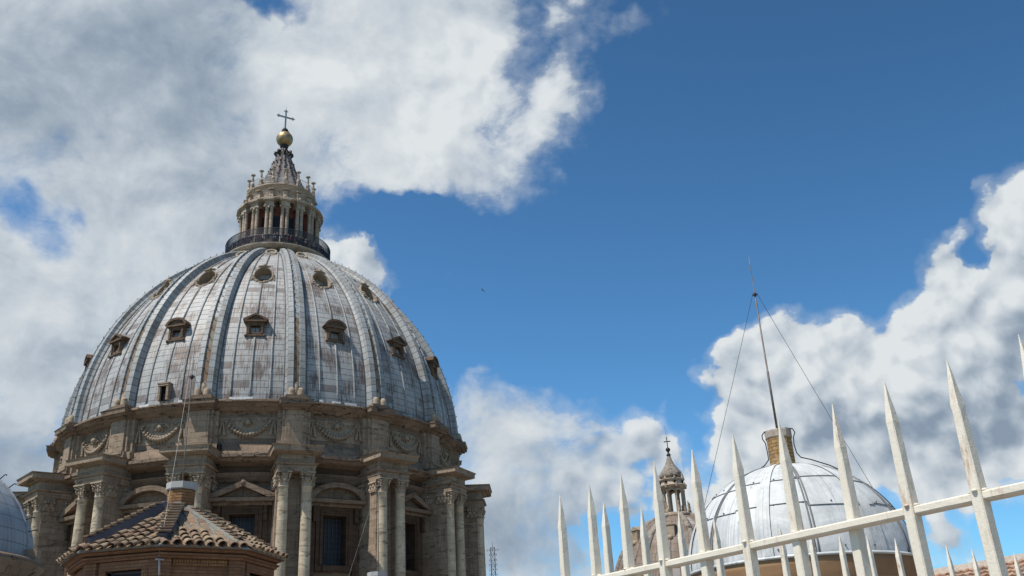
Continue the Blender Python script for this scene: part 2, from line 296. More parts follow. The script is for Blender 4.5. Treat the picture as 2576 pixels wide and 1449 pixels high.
# ---------------------------------------------------------------- mesh helpers
class MB:
    def __init__(s): s.v = []; s.f = []; s.uv = []; s.sm = []; s.mi = []; s.cur = 0
    def add(s, vs, fs, smooth=False, uvs=None):
        b = len(s.v); s.v += [tuple(q) for q in vs]
        for i, f in enumerate(fs):
            s.f.append(tuple(b+k for k in f)); s.sm.append(smooth); s.mi.append(s.cur)
            s.uv.append(uvs[i] if uvs else None)
        return s
    def box(s, x0, x1, y0, y1, z0, z1, tx=0, ty=0):
        a = [(x0, y0, z0), (x1, y0, z0), (x1, y1, z0), (x0, y1, z0), (x0-tx, y0-ty, z1), (x1+tx, y0-ty, z1), (x1+tx, y1, z1), (x0-tx, y1, z1)]
        return s.add(a, [(0, 3, 2, 1), (4, 5, 6, 7), (0, 1, 5, 4), (1, 2, 6, 5), (2, 3, 7, 6), (3, 0, 4, 7)])
    def obox(s, c, ax, ay, az, hx, hy, hz):
        c = Vector(c); P = [c + ax*(i*hx) + ay*(j*hy) + az*(k*hz) for k in (-1, 1) for j in (-1, 1) for i in (-1, 1)]
        return s.add(P, [(0, 2, 3, 1), (4, 5, 7, 6), (0, 1, 5, 4), (1, 3, 7, 5), (3, 2, 6, 7), (2, 0, 4, 6)])
    def lathe(s, prof, n=32, a0=0, a1=2*pi, cx=0, cy=0, smooth=True, uref=None, cap=False):
        full = abs(a1-a0-2*pi) < 1e-6; m = n if full else n+1
        vs = []; b = len(s.v)
        for r, z in prof:
            for i in range(m):
                a = a0 + (a1-a0)*i/n; vs.append((cx + r*sin(a), cy - r*cos(a), z))
        fs = []; uvs = []; L = [0]
        for k in range(1, len(prof)): L.append(L[-1] + math.hypot(prof[k][0]-prof[k-1][0], prof[k][1]-prof[k-1][1]))
        z0 = prof[0][1]; rr = uref or max(p[0] for p in prof)
        for k in range(len(prof)-1):
            for i in range(n):
                j = (i+1) % m
                fs.append((k*m+i, k*m+j, (k+1)*m+j, (k+1)*m+i))
                u0 = (a0+(a1-a0)*i/n)*rr; u1 = (a0+(a1-a0)*(i+1)/n)*rr
                uvs.append(((u0, z0+L[k]), (u1, z0+L[k]), (u1, z0+L[k+1]), (u0, z0+L[k+1])))
        s.add(vs, fs, smooth, uvs)
        if cap:
            s.add([vs[(len(prof)-1)*m+i] for i in range(m)], [tuple(range(m))])
            s.add([vs[i] for i in range(m)], [tuple(reversed(range(m)))])
        return s
    def tube(s, pts, r, n=6, closed=False, smooth=True, cap=True):
        P = [Vector(p) for p in pts]; N = len(P); rs = r if isinstance(r, (list, tuple)) else [r]*N
        vs = []; up = Vector((0, 0, 1)); prev = None
        for i in range(N):
            a = P[i-1] if i or closed else P[i]; b = P[(i+1) % N] if i < N-1 or closed else P[i]
            t = (b-a).normalized() if (b-a).length > 1e-9 else Vector((0, 0, 1))
            if prev is None:
                x = t.cross(up)
                if x.length < .05: x = t.cross(Vector((0, 1, 0)))
            else:
                x = prev - t*prev.dot(t)
                if x.length < .05: x = t.cross(up)
            x.normalize(); prev = x; y = t.cross(x)
            for k in range(n):
                q = 2*pi*k/n; vs.append(P[i] + (x*cos(q) + y*sin(q))*rs[i])
        fs = []; M_ = N if closed else N-1
        for i in range(M_):
            j = (i+1) % N
            for k in range(n):
                l = (k+1) % n; fs.append((i*n+k, j*n+k, j*n+l, i*n+l))
        if cap and not closed: fs += [tuple(range(n)), tuple(reversed(range((N-1)*n, N*n)))]
        return s.add(vs, fs, smooth)
    def prism(s, poly, y0, y1):          # polygon in x,z extruded from y0 (front) to y1
        n = len(poly); vs = [(x, y0, z) for x, z in poly] + [(x, y1, z) for x, z in poly]
        fs = [tuple(range(n)), tuple(reversed(range(n, 2*n)))] + [(i, i+n, (i+1) % n+n, (i+1) % n) for i in range(n)]
        return s.add(vs, fs)
    def ball(s, c, r, n=8, m=6, sz=1.0):
        prof = [(max(1e-4, r*sin(pi*k/m)), -r*sz*cos(pi*k/m)) for k in range(m+1)]
        vs = []; 
        for rr, z in prof:
            for i in range(n): a = 2*pi*i/n; vs.append((c[0]+rr*cos(a), c[1]+rr*sin(a), c[2]+z))
        fs = [(k*n+i, k*n+(i+1) % n, (k+1)*n+(i+1) % n, (k+1)*n+i) for k in range(m) for i in range(n)]
        return s.add(vs, fs, True)
    def xf(s, mat, start=0):
        for i in range(start, len(s.v)): s.v[i] = tuple(mat @ Vector(s.v[i]))
        return s
    def mesh(s, name, mats):
        me = bpy.data.meshes.new(name); me.from_pydata(s.v, [], s.f)
        for mt in (mats if isinstance(mats, (list, tuple)) else [mats]): me.materials.append(MT[mt] if isinstance(mt, str) else mt)
        me.polygons.foreach_set('use_smooth', s.sm); me.polygons.foreach_set('material_index', s.mi)
        ul = me.uv_layers.new(name='UVMap'); buf = [0.0]*(2*len(me.loops)); k = 0
        for p, uv in zip(me.polygons, s.uv):
            if uv is None:
                n = p.normal
                if abs(n.z) > .85: t = Vector((1, 0, 0)); b = Vector((0, 1, 0))
                else:
                    t = Vector((0, 0, 1)).cross(n).normalized(); b = n.cross(t)
                for vi in p.vertices:
                    q = me.vertices[vi].co; buf[k] = q.dot(t); buf[k+1] = q.dot(b); k += 2
            else:
                for a in uv: buf[k] = a[0]; buf[k+1] = a[1]; k += 2
        ul.data.foreach_set('uv', buf); me.update()
        return me
def link(name, me, parent=None, loc=(0, 0, 0), rz=0.0):
    o = bpy.data.objects.new(name, me); COL.objects.link(o); o.parent = parent
    o.location = loc; o.rotation_euler = (0, 0, rz); return o
def obj(name, mb, mats, parent=None, loc=(0, 0, 0), rz=0.0): return link(name, mb.mesh(name, mats), parent, loc, rz)
def tag(o, label, cat=None, group=None, kind=None):
    o['label'] = label
    if cat: o['category'] = cat
    if group: o['group'] = group
    if kind: o['kind'] = kind
    return o
def thing(name, label, cat, loc, rz=0.0, group=None):
    return tag(link(name, None, None, loc, rz), label, cat, group)
def copy_tree(o, parent=None):
    c = o.copy(); COL.objects.link(c); c.parent = parent
    for ch in list(o.children): copy_tree(ch, c)
    return c
EYE = 1.6

# ================================================================ setting
g = MB(); g.add([(-9000, -9000, 0), (9000, -9000, 0), (9000, 9000, 0), (-9000, 9000, 0)], [(0, 1, 2, 3)])
o = obj('ground', g, 'land', None, (0, 0, -46)); tag(o, 'distant low land around the church', kind='structure')
g = MB(); g.box(-70, 70, -30, 190, -3, 0)
o = obj('terrace', g, 'terrace', None, (0, 0, -EYE)); tag(o, 'pale paved roof terrace', kind='structure')

# ================================================================ the great dome
AZ, DD = -0.2655, 126.3243
TH0 = math.degrees(.1068); BAY = 22.5
AX = (DD*sin(AZ), DD*cos(AZ))
dome = thing('church_dome', 'huge ribbed grey church dome on a columned stone drum, with lantern and gilded ball', 'dome', (AX[0], AX[1], -EYE), -AZ + R(TH0))
def part(name, mb, mats, k=0.0, parent=None, label=None):
    o = obj(name, mb, mats, parent or dome, (0, 0, EYE) if parent is None else (0, 0, 0), R(k*BAY) if parent is None else 0.0)
    if label: o['label'] = label
    return o
def rep(src, k, label=None):
    c = copy_tree(src, dome); c.rotation_euler = (0, 0, R(k*BAY))
    if label: c['label'] = label
    return c
Z0 = -EYE
# drum wall, with the window holes left open
def drum_wall():
    g = MB(); r = 24.0
    zs = [Z0, 5, 13.9, 19.45, 21, 23.0]; full = [-180+i*2.5 for i in range(145)]
    hw = math.degrees(1.42/r)
    angs = set(full)
    for j in range(16):
        c = (j+.5)*BAY-180
        angs |= {round(c-hw, 4), round(c+hw, 4)}
    angs = sorted(angs)
    for k in range(len(zs)-1):
        for i in range(len(angs)-1):
            a, b = angs[i], angs[i+1]; m_ = (a+b)/2
            d_ = abs(((m_-BAY/2+BAY/2) % BAY)-BAY/2)
            if k == 2 and d_ < hw: continue
            P = lambda a_, z: (r*sin(R(a_)), -r*cos(R(a_)), z)
            g.add([P(a, zs[k]), P(b, zs[k]), P(b, zs[k+1]), P(a, zs[k+1])], [(0, 1, 2, 3)], True,
                  [((R(a)*r, zs[k]), (R(b)*r, zs[k]), (R(b)*r, zs[k+1]), (R(a)*r, zs[k+1]))])
    # architrave, frieze and cornice
    g.lathe([(24.0, 22.55), (24.35, 22.6), (24.35, 22.95), (24.5, 23.0), (24.5, 23.3), (24.75, 23.4), (24.75, 23.5), (24.3, 23.55)], 144)
    return g
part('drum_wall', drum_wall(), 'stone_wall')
g = MB(); g.lathe([(24.32, 23.54), (24.32, 24.29)], 144); part('drum_frieze', g, 'stone_brown')  # frieze coloured dark for shade under the cornice as well as dirt
g = MB(); g.lathe([(24.3, 24.28), (24.6, 24.4), (25.1, 24.5), (25.5, 24.62), (25.55, 24.95), (25.75, 25.0), (25.8, 25.18), (24.3, 25.4)], 144)
# broken bits of moulding
for i in range(90):
    a = R(random.uniform(-110, 110)); r_ = 25.6; s_ = len(g.v)
    wd = random.uniform(.2, 1.0)
    g.box(-wd, wd, -r_-.28, -r_+.3, 24.9+random.uniform(-.02, .02), 25.21+random.uniform(0, .05)); g.xf(Matrix.Rotation(a, 4, 'Z'), s_)
part('drum_cornice', g, 'stone_dark')

# windows
def window_parts(tri, k):
    g = MB()     # frame with reveal
    yo, yi = -24.42, -22.6
    for a, b, c_, d_ in ((-2.05, -1.30, 13.5, 20.1), (1.30, 2.05, 13.5, 20.1)): g.box(a, b, yo, yi, c_, d_)
    g.box(-1.30, 1.30, yo+.003, yi, 19.25, 20.097); g.box(-1.30, 1.30, yo-.2, yi, 13.5, 14.1)
    g.box(-1.62, -1.5, yo-.12, yo+.01, 14.1, 19.5); g.box(1.5, 1.62, yo-.12, yo+.01, 14.1, 19.5); g.box(-1.62, 1.62, yo-.122, yo+.01, 19.5, 19.62)
    for s_ in (-1, 1):
        g.box(min(s_*2.1, s_*2.6), max(s_*2.1, s_*2.6), -24.3, -23.9, 12.6, 20.1)     # side pilaster strips
        g.box(min(s_*2.15, s_*2.5), max(s_*2.15, s_*2.5), -24.75, -24.2, 18.5, 20.1)     # brackets
        g.box(min(s_*2.12, s_*2.53), max(s_*2.12, s_*2.53), -24.9, -24.2, 19.35, 19.55)
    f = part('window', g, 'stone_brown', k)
    g = MB()
    g.box(-3.0, 3.0, -24.75, -23.9, 20.1, 20.42); g.box(-3.2, 3.2, -25.35, -23.9, 20.42, 20.78, .08, .08)
    if tri:
        o_ = [(-3.35, 20.82), (3.35, 20.82), (3.35, 21.02), (0, 22.45), (-3.35, 21.02)]
        for s_ in (-1, 1):
            p = [(s_*3.38, 20.83), (s_*3.38, 21.1), (0, 22.55), (0, 21.98), (s_*2.55, 20.83)]
            if s_ > 0: p = p[::-1]
            g.prism(p, -25.4+.002*s_, -23.9)
        g.prism([(-2.6, 20.79), (2.6, 20.79), (0, 22.0)], -24.55, -23.9)
        g.ball((0, -25.2, 22.3), .34, 8, 6)
    else:
        O = []; I = []
        for i in range(15):
            t = -1+2*i/14; O.append((3.35*t, 20.83+1.72*(1-t*t)**.62+.0)); 
            I.append((2.62*t, 20.83+1.22*(1-t*t)**.62))
        for i in range(14):
            g.prism([O[i], O[i+1], I[i+1], I[i]][::-1], -25.4, -23.9)
        g.prism([(x, z) for x, z in I[::-1]], -24.55, -23.9)
    p_ = obj('pediment', g, 'stone_wall', f)
    g = MB(); g.box(-1.30, 1.30, -23.12, -23.06, 14.1, 19.25); obj('pane', g, 'glass_blue', f)
    g = MB()
    for i in range(6): x = -1.08+i*.432; g.box(x-.022, x+.022, -23.22, -23.14, 14.1, 19.25)
    for i in range(9): z = 14.6+i*.55; g.box(-1.3, 1.3, -23.19, -23.145, z-.018, z+.018)
    obj('grille', g, 'flash', f)
    return f
wt = window_parts(True, -.5); ws = window_parts(False, .5)
for j in range(-6, 6):
    if j in (-1, 0): continue
    rep(wt if j % 2 else ws, j+.5)

# buttress piers with paired columns
def acanthus(g, cx, cy, z0, r, h):
    g.lathe([(r*.98, z0-.12), (r*1.1, z0-.06), (r*.98, z0), (r*.98, z0+h*.45), (r*1.12, z0+h*.72), (r*1.45, z0+h*.88)], 16, 0, 2*pi, cx, cy)
    for row, (zz, hh, rr, off) in enumerate(((0, .42, 1.04, 0), (.25, .46, 1.08, .39))):
        for i in range(8):
            a = i*pi/4+off; w_ = r*.30; pts = []
            for t, ro in ((0, 0), (.45, .05), (.8, .20), (1.0, .42), (.86, .52)):
                pts.append((r*rr+r*ro, z0+h*(zz+hh*t)))
            vs = []; fs = []
            for k, (ra, z) in enumerate(pts):
                ww = w_*(1-.12*k)
                for s_ in (-1, 0, 1):
                    b_ = a+s_*ww/r; q = ra-(.10*r if s_ else 0)
                    vs.append((cx+q*sin(b_), cy-q*cos(b_), z))
            for k in range(4):
                for s_ in (0, 1): i0 = k*3+s_; fs.append((i0, i0+1, i0+4, i0+3))
            g.add(vs, fs)
    for i in range(4):
        a = pi/4+i*pi/2; q = r*1.62; g.ball((cx+q*sin(a), cy-q*cos(a), z0+h*.78), r*.30, 8, 6)
        g.box(cx+q*.9*sin(a)-.07, cx+q*.9*sin(a)+.07, cy-q*.9*cos(a)-.07, cy-q*.9*cos(a)+.07, z0+h*.5, z0+h*.9)
    s_ = r*1.55; g.box(cx-s_, cx+s_, cy-s_, cy+s_, z0+h*.9, z0+h)
def buttress():
    g = MB()
    g.box(-1.72, 1.72, -26.45, -23.8, 4.5, 22.9)
    for s_ in (-1, 1): a, b = sorted((s_*.66, s_*1.72)); g.box(a, b, -27.3, -26.448, 5.6, 22.9)
    for s_ in (-1, 1):      # side pilasters of the pier
        a, b = sorted((s_*1.72, s_*1.80)); g.box(a, b, -27.25, -26.2, 5.4, 21.5); g.box(a, b, -24.85, -24.0, 5.4, 21.5)
        a, b = sorted((s_*1.72, s_*1.98))
        g.box(a, b, -27.3, -26.15, 21.5, 22.9, 0, .08); g.box(a, b, -24.9, -24.0, 21.5, 22.9)
    g.box(-2.3, 2.3, -28.5, -23.8, Z0, 4.5); g.box(-2.45, 2.45, -28.65, -23.8, 4.5, 5.0); g.box(-2.15, 2.15, -28.3, -23.8, 5.0, 5.6)
    b_ = part('buttress', g, 'stone', 0)
    # the entablature block that breaks forward over the columns
    g = MB()
    g.box(-1.92, 1.92, -28.02, -23.8, 22.9, 23.25); g.box(-1.98, 1.98, -28.08, -23.8, 23.25, 23.6); g.box(-2.12, 2.12, -28.24, -23.8, 23.6, 23.72, .1, .1); g.box(-1.86, 1.86, -27.94, -23.8, 23.72, 24.66)
    obj('entablature', g, 'stone', b_)
    g = MB()
    g.box(-2.0, 2.0, -28.1, -23.8, 24.66, 24.78, .25, .25); g.box(-2.36, 2.36, -28.65, -23.8, 24.78, 24.86, .1, .1)
    g.box(-2.5, 2.5, -28.95, -23.8, 24.86, 25.26); g.box(-2.5, 2.5, -28.95, -23.8, 25.26, 25.46, .14, .14)
    g.add([(-2.62, -29.1, 25.462), (2.62, -29.1, 25.462), (2.62, -23.8, 25.60), (-2.62, -23.8, 25.60)], [(0, 1, 2, 3)])
    obj('cornice', g, 'stone', b_)
    for s_ in (-1, 1):
        c = MB(); cx, cy = s_*1.17, -27.42
        pr = [(.70, 5.6), (.70, 5.75), (.74, 5.85), (.70, 6.0), (.62, 6.1), (.66, 6.25), (.60, 6.4)]
        for i in range(12):
            t = i/11; pr.append((.60-.105*t**1.6, 6.45+14.9*t))
        pr += [(.54, 21.38), (.54, 21.46), (.49, 21.5)]
        c.lathe(pr, 20, 0, 2*pi, cx, cy)
        obj('column', c, 'column', b_)
        c = MB(); acanthus(c, cx, cy, 21.5, .50, 1.4); obj('capital', c, 'carved', b_)
        # half capital of the pilaster at the back
    for s_ in (-1, 1):
        for y_ in (-26.65, -24.5):
            g = MB()
            for q in range(5):
                g.ball((s_*(1.9+.05*(q % 2)), y_-.5+q*.25, 21.75+.35*(q % 2)), .17, 6, 5, 1.4)
            for q in range(4): g.ball((s_*2.0, y_-.45+q*.3, 22.45), .16, 6, 5)
            obj('pilaster_capital', g, 'carved', b_)
    return b_
bt = buttress()
for k in range(-6, 7):
    if k: rep(bt, k)

# attic storey
g = MB(); n = 144
g.lathe([(24.75, 25.15), (24.75, 25.75), (24.45, 25.95), (24.4, 26.5), (24.1, 26.62), (24.0, 26.7), (24.0, 30.2)], n)
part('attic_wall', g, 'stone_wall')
def attic_pil():
    g = MB()
    g.box(-1.75, 1.75, -24.5, -23.6, 25.3, 30.25); g.box(-1.28, 1.28, -24.85, -23.6, 25.3, 30.3); g.box(-.95, .95, -25.08, -23.6, 25.3, 30.3)
    g.box(-1.35, 1.35, -25.22, -23.6, 25.6, 26.62); g.box(-1.9, 1.9, -24.85, -23.6, 25.3, 26.6)
    g.box(-1.15, 1.15, -25.36, -23.6, 26.4, 26.75)
    return g
p0 = part('attic_pilaster', attic_pil(), 'stone')
g = MB()
g.box(-1.25, 1.25, -25.3, -23.6, 30.25, 30.5, .12, .12); g.box(-1.5, 1.5, -25.75, -23.6, 30.5, 30.72, .1, .12); g.box(-1.72, 1.72, -26.05, -23.6, 30.72, 31.05); g.box(-1.72, 1.72, -26.05, -23.6, 31.05, 31.25, .1, .1)
g.box(-1.3, 1.3, -25.75, -24.2, 31.25, 31.55); g.box(-1.15, 1.15, -25.6, -24.2, 31.55, 31.8)
obj('pilaster_cornice', g, 'stone_dark', p0)
for cx, cy, z, h in ((-.5, -25.15, 31.8, .95), (.5, -25.15, 31.8, .95), (0, -24.7, 31.8, 1.75)):
    g = MB(); r_ = .36 if h < 1 else .33
    g.lathe([(r_, z), (r_, z+h*.55), (r_*.92, z+h*.75), (r_*.6, z+h*.92), (r_*.15, z+h)], 14, 0, 2*pi, cx, cy)
    obj('finial', g, 'carved', p0)
for k in range(-7, 9):
    if k: rep(p0, k)
g = MB(); g.lathe([(24.0, 30.05), (24.2, 30.2), (24.5, 30.35), (24.6, 30.6), (25.0, 30.7), (25.1, 31.0), (25.25, 31.05), (25.28, 31.22), (24.6, 31.35), (24.5, 31.55), (24.0, 31.6)], n)
for i in range(120):
    a = R(random.uniform(-110, 110)); s_ = len(g.v); wd = random.uniform(.15, .8)
    g.box(-wd, wd, -25.34, -24.7, 31.05+random.uniform(-.03, .02), 31.26); g.xf(Matrix.Rotation(a, 4, 'Z'), s_)
part('attic_cornice', g, 'stone_dark')
g = MB(); g.box(-.34, .34, -24.86, -24.3, 25.75, 26.55); vt = part('vent_painted_dark', g, 'opening_painted_dark', -.80)
# fruit garlands
def garland():
    g = MB(); rnd = random.Random(5); 
    for i in range(8): g.box(-3+.75*i, -3+.75*(i+1)+.001, -24.03, -23.9, 27.3, 29.6)
    for i in range(15):
        t = -1+2*i/14; x = 2.25*t; z = 29.1-1.45*(1-t*t)**.8; s_ = .17+.07*(1-abs(t))
        g.ball((x, -24.22, z), s_, 9, 6); g.ball((x+.12, -24.12, z+.27), s_*.8, 8, 5); g.ball((x-.1, -24.1, z-.24), s_*.6, 7, 5)
    for s_ in (-1, 1):
        for q in range(9):
            w_ = .05+.028*q; g.ball((s_*2.66-w_, -24.14, 29.15-q*.17), .09+.012*q, 7, 5); g.ball((s_*2.66+w_, -24.14, 29.12-q*.17), .09+.012*q, 7, 5)
        for q in range(6): t = q/5; g.ball((s_*(2.35-t*1.0), -24.06, 29.32+.14*sin(6*t)), .09, 6, 4)
    for q in range(14):
        a = q*2.4; r_ = .16+.035*q; g.ball((r_*cos(a), -24.10, 28.98+r_*sin(a)*.8), .12, 7, 5)
    g.ball((0, -24.25, 28.98), .30, 9, 7)
    for q in range(7): a = pi*q/6; g.ball((.95*cos(a), -24.05, 29.15+.45*sin(a)), .10, 6, 4)
    g.v = [(x, y-(.07 if y < -24.04 else 0)+24-sqrt(576-x*x), z) for x, y, z in g.v]
    return g
ga = part('garland', garland(), 'garland', -.5)
for j in range(-6, 6):
    if j != -1: rep(ga, j+.5)

# lead shell
OVA, OVB, OVT, OVC = 1.04, 1.42, R(26), Vector((0, -17.85, 49.2))
RHO, CR, ZC = 29.966-.72, -4.966, 30.77
def shell_rz(z, off=0.0):
    rho = RHO+off; return CR + sqrt(max(0, rho*rho-(z-ZC)**2))
def shell():
    g = MB(); zs = []; t0 = math.asin((31.3-ZC)/RHO); t1 = math.asin((58.45-ZC)/RHO); N = 150
    for bay in range(16):
        c = -180+BAY/2+bay*BAY
        angs = [c-9.6+19.2*i/40 for i in range(41)]
        vs = []; 
        for k in range(N+1):
            t = t0+(t1-t0)*k/N; r = CR+RHO*cos(t); z = ZC+RHO*sin(t)
            for a in angs: vs.append((r*sin(R(a)), -r*cos(R(a)), z))
        fs = []; uvs = []
        for k in range(N):
            v0 = (t0+(t1-t0)*k/N)*RHO; v1 = (t0+(t1-t0)*(k+1)/N)*RHO
            zc = ZC+RHO*sin((v0+v1)/2/RHO); rc = CR+RHO*cos((v0+v1)/2/RHO)
            for i in range(40):
                am = R((angs[i]+angs[i+1])/2-c); x = rc*sin(am); h_ = (-rc*cos(am)-OVC.y)*sin(OVT)+(zc-OVC.z)*cos(OVT)
                if 45 < zc < 53.5 and (x/(OVA+.09))**2+(h_/(OVB+.09))**2 < 1: continue
                fs.append((k*41+i, k*41+i+1, (k+1)*41+i+1, (k+1)*41+i))
                u0 = (angs[i]-c)/4.9+bay*13+2; u1 = (angs[i+1]-c)/4.9+bay*13+2
                uvs.append(((u0, v0+bay*.03), (u1, v0+bay*.03), (u1, v1+bay*.03), (u0, v1+bay*.03)))
        g.add(vs, fs, True, uvs)
    return g
part('dome_shell', shell(), 'dome_lead', 0)
g = MB()
for j in range(16):     # rolled seams
    for off in (-4.9, 0, 4.9):
        a = R((j+.5)*BAY+off)
        segs = [(31.45, 58.3)] if off else [(31.45, 39.1), (42.2, 47.6), (51.7, 54.9)]
        for za, zb in segs:
            pts = []
            n_ = max(4, int((zb-za)/1.2))
            for i in range(n_+1):
                z = za+(zb-za)*i/n_; r = shell_rz(z, .05); s_ = min(1, r/13)
                pts.append((r*sin(a), -r*cos(a), z))
            g.tube(pts, .105, 6)
part('seam_roll', g, 'rib_lead')
g = MB()
for j in range(16):     # patches of torn pale flashing along the foot
    for q in range(5):
        a0 = R((j+.5)*BAY+random.uniform(-7, 6)); g.lathe([(24.75, 31.4), (24.62, 31.62+random.uniform(0, .12)), (24.4, 31.8)], 3, a0, a0+R(random.uniform(1, 2.6)))
part('foot_flashing', g, 'small_lead')
# ribs
MT['rib_shade'] = simple('rib_shade_and_stain', (.085, .08, .085), .8, 0, .45, 1.2, .2, (.20, .20, .205))  # colour carries the rib's shadow as well as black staining
def rib():
    g = MB(); N = 46; t0 = math.asin((31.5-ZC)/RHO); t1 = math.asin((58.5-ZC)/RHO)
    sec = [(-1.16, -.1), (-1.16, .10), (-1.0, .34), (-.94, .74), (-.36, .86), (-.30, .62), (.30, .62), (.36, .86), (.94, .74), (1.0, .34), (1.16, .10), (1.16, -.1)]
    vs = []; us = [0]
    for i in range(1, len(sec)): us.append(us[-1]+math.hypot(sec[i][0]-sec[i-1][0], sec[i][1]-sec[i-1][1]))
    for k in range(N+1):
        t = t0+(t1-t0)*k/N; r = CR+RHO*cos(t); s_ = .42+.58*min(1, (r/24.3))**.9
        for x, h in sec:
            rr = r+h*cos(t)*min(1, s_+.2); z = ZC+RHO*sin(t)+h*sin(t)*min(1, s_+.2); vs.append((x*s_, -rr, z))
    m_ = len(sec); fs = []; uvs = []
    for k in range(N):
        v0 = (t0+(t1-t0)*k/N)*RHO; v1 = (t0+(t1-t0)*(k+1)/N)*RHO
        for i in range(m_-1):
            fs.append((k*m_+i, k*m_+i+1, (k+1)*m_+i+1, (k+1)*m_+i))
            uvs.append(((us[i], v0), (us[i+1], v0), (us[i+1], v1), (us[i], v1)))
    g.add(vs, fs, False, uvs); g.add([vs[i] for i in range(m_)], [tuple(reversed(range(m_)))])
    return g
r0 = part('rib', rib(), 'rib_lead')
for s_ in (-1, 1):  # strips along both rib sides paint in its shadow, mixed with stain
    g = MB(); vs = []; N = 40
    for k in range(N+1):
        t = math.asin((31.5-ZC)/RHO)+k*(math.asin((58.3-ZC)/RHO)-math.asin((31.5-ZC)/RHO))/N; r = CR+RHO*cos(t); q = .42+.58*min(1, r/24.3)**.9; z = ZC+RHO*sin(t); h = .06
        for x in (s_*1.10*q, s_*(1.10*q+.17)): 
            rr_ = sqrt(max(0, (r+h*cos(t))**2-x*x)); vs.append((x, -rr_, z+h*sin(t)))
    g.add(vs, [(2*k, 2*k+1, 2*k+3, 2*k+2)[::s_] for k in range(N)], True); obj('rib_shade_strip', g, 'rib_shade', r0)
def hook(k):
    g = MB(); t = math.asin((33.5-ZC)/RHO)+k*(math.asin((57.4-ZC)/RHO)-math.asin((33.5-ZC)/RHO))/23
    r = CR+RHO*cos(t); z = ZC+RHO*sin(t); nr, nz = cos(t), sin(t); s_ = -.12
    P = lambda h, dz, x=0: (s_+x, -(r+h*nr-dz*nz), z+h*nz+dz*nr)
    g.tube([P(.50, 0), P(.78, .02), P(.98, .10), P(.96, .24)], .034, 4); g.tube([P(.84, .0, -.12), P(.84, .0, .12)], .024, 4)
    return g
HK = [hook(k).mesh('lamp_hook', 'iron') for k in range(24)]
HALL = MB()
for k in range(24):
    h_ = hook(k); b_ = len(HALL.v); HALL.v += h_.v; HALL.f += [tuple(b_+i for i in f) for f in h_.f]; HALL.uv += h_.uv; HALL.sm += h_.sm; HALL.mi += h_.mi
HALLM = HALL.mesh('lamp_hook', 'iron')
g = MB(); N = 30; vs = []; fs = []      # stained gutter strip between the two rolls
for k in range(N+1):
    t = math.asin((32-ZC)/RHO)+k*(math.asin((41.5-ZC)/RHO)-math.asin((32-ZC)/RHO))/N; h = .64; r = CR+RHO*cos(t)+h*cos(t); z = ZC+RHO*sin(t)+h*sin(t); x = .26*(.42+.58*(CR+RHO*cos(t))/24.3)
    vs += [(-x, -r, z), (x, -r, z)]
for k in range(N): fs.append((2*k, 2*k+1, 2*k+3, 2*k+2))
g.add(vs, fs, True); MT['rust_strip'] = simple('rust_stained_gutter', (.19, .125, .08), .9, 0, .45, .7, .2, (.27, .26, .235)); obj('gutter', g, 'rust_strip', r0)
ribs = {0: r0}
for k in range(-7, 9):
    if k: ribs[k] = rep(r0, k)
for k, rb in ribs.items():
    if k in (-2, -1, 0, 1):
        for me_ in HK: link('lamp_hook', me_, rb)
    else: link('lamp_hook', HALLM, rb)['kind'] = 'stuff'

MT['dormer_stone'] = stone('dark_dormer_stone', (.17, .115, .08), .6, (.6, .4), .6)
# dormers, low row
def dormer(tri):
    g = MB(); y = -23.05
    g.box(-1.05, -.55, y, -21.6, 39.45, 41.0); g.box(.55, 1.05, y, -21.6, 39.45, 41.0)
    g.box(-.55, .55, y+.003, -21.6, 39.45, 39.78); g.box(-.55, .55, y+.003, -21.6, 40.62, 41.0)
    g.box(-1.2, 1.2, y-.14, -21.8, 39.3, 39.48)
    for s_ in (-1, 1):
        g.ball((s_*1.1, y-.05, 39.35), .2, 8, 5); a, b = sorted((s_*.72, s_*.95)); g.box(a, b, y-.12, y+.1, 39.6, 40.9)
    g.box(-1.3, 1.3, y-.28, -21.2, 41.0, 41.2)
    sx_ = Matrix.Scale(.92, 4, (1, 0, 0)); g.xf(sx_)
    d = part('dormer', g, 'dormer_stone', -.5 if tri else .5)
    g = MB()
    if tri:
        for s_ in (-1, 1):
            p = [(s_*1.5, 41.2), (s_*1.5, 41.34), (0, 42.02), (0, 41.8), (s_*1.15, 41.2)]
            g.prism(p if s_ < 0 else p[::-1], y-.28+.003*s_, -20.6)
        g.prism([(-1.1, 41.2), (1.1, 41.2), (0, 41.8)], y-.1, -20.6)
    else:
        O = []; I = []
        for i in range(13):
            t = -1+2*i/12; O.append((1.5*t, 41.2+.86*(1-t*t)**.6)); I.append((1.16*t, 41.2+.60*(1-t*t)**.6))
        for i in range(12): g.prism([O[i], O[i+1], I[i+1], I[i]][::-1], y-.28, -20.6)
        g.prism(I[::-1], y-.1, -20.6)
    g.xf(sx_); obj('dormer_roof', g, 'dormer_stone', d)
    g = MB(); g.box(-.55, .55, -22.60, -22.55, 39.7, 40.7); obj('opening_painted_dark', g, 'opening_painted_dark', d)
    return d
dt, ds = dormer(True), dormer(False)
for j in range(-8, 8):
    if j not in (-1, 0): rep(dt if j % 2 else ds, j+.5)
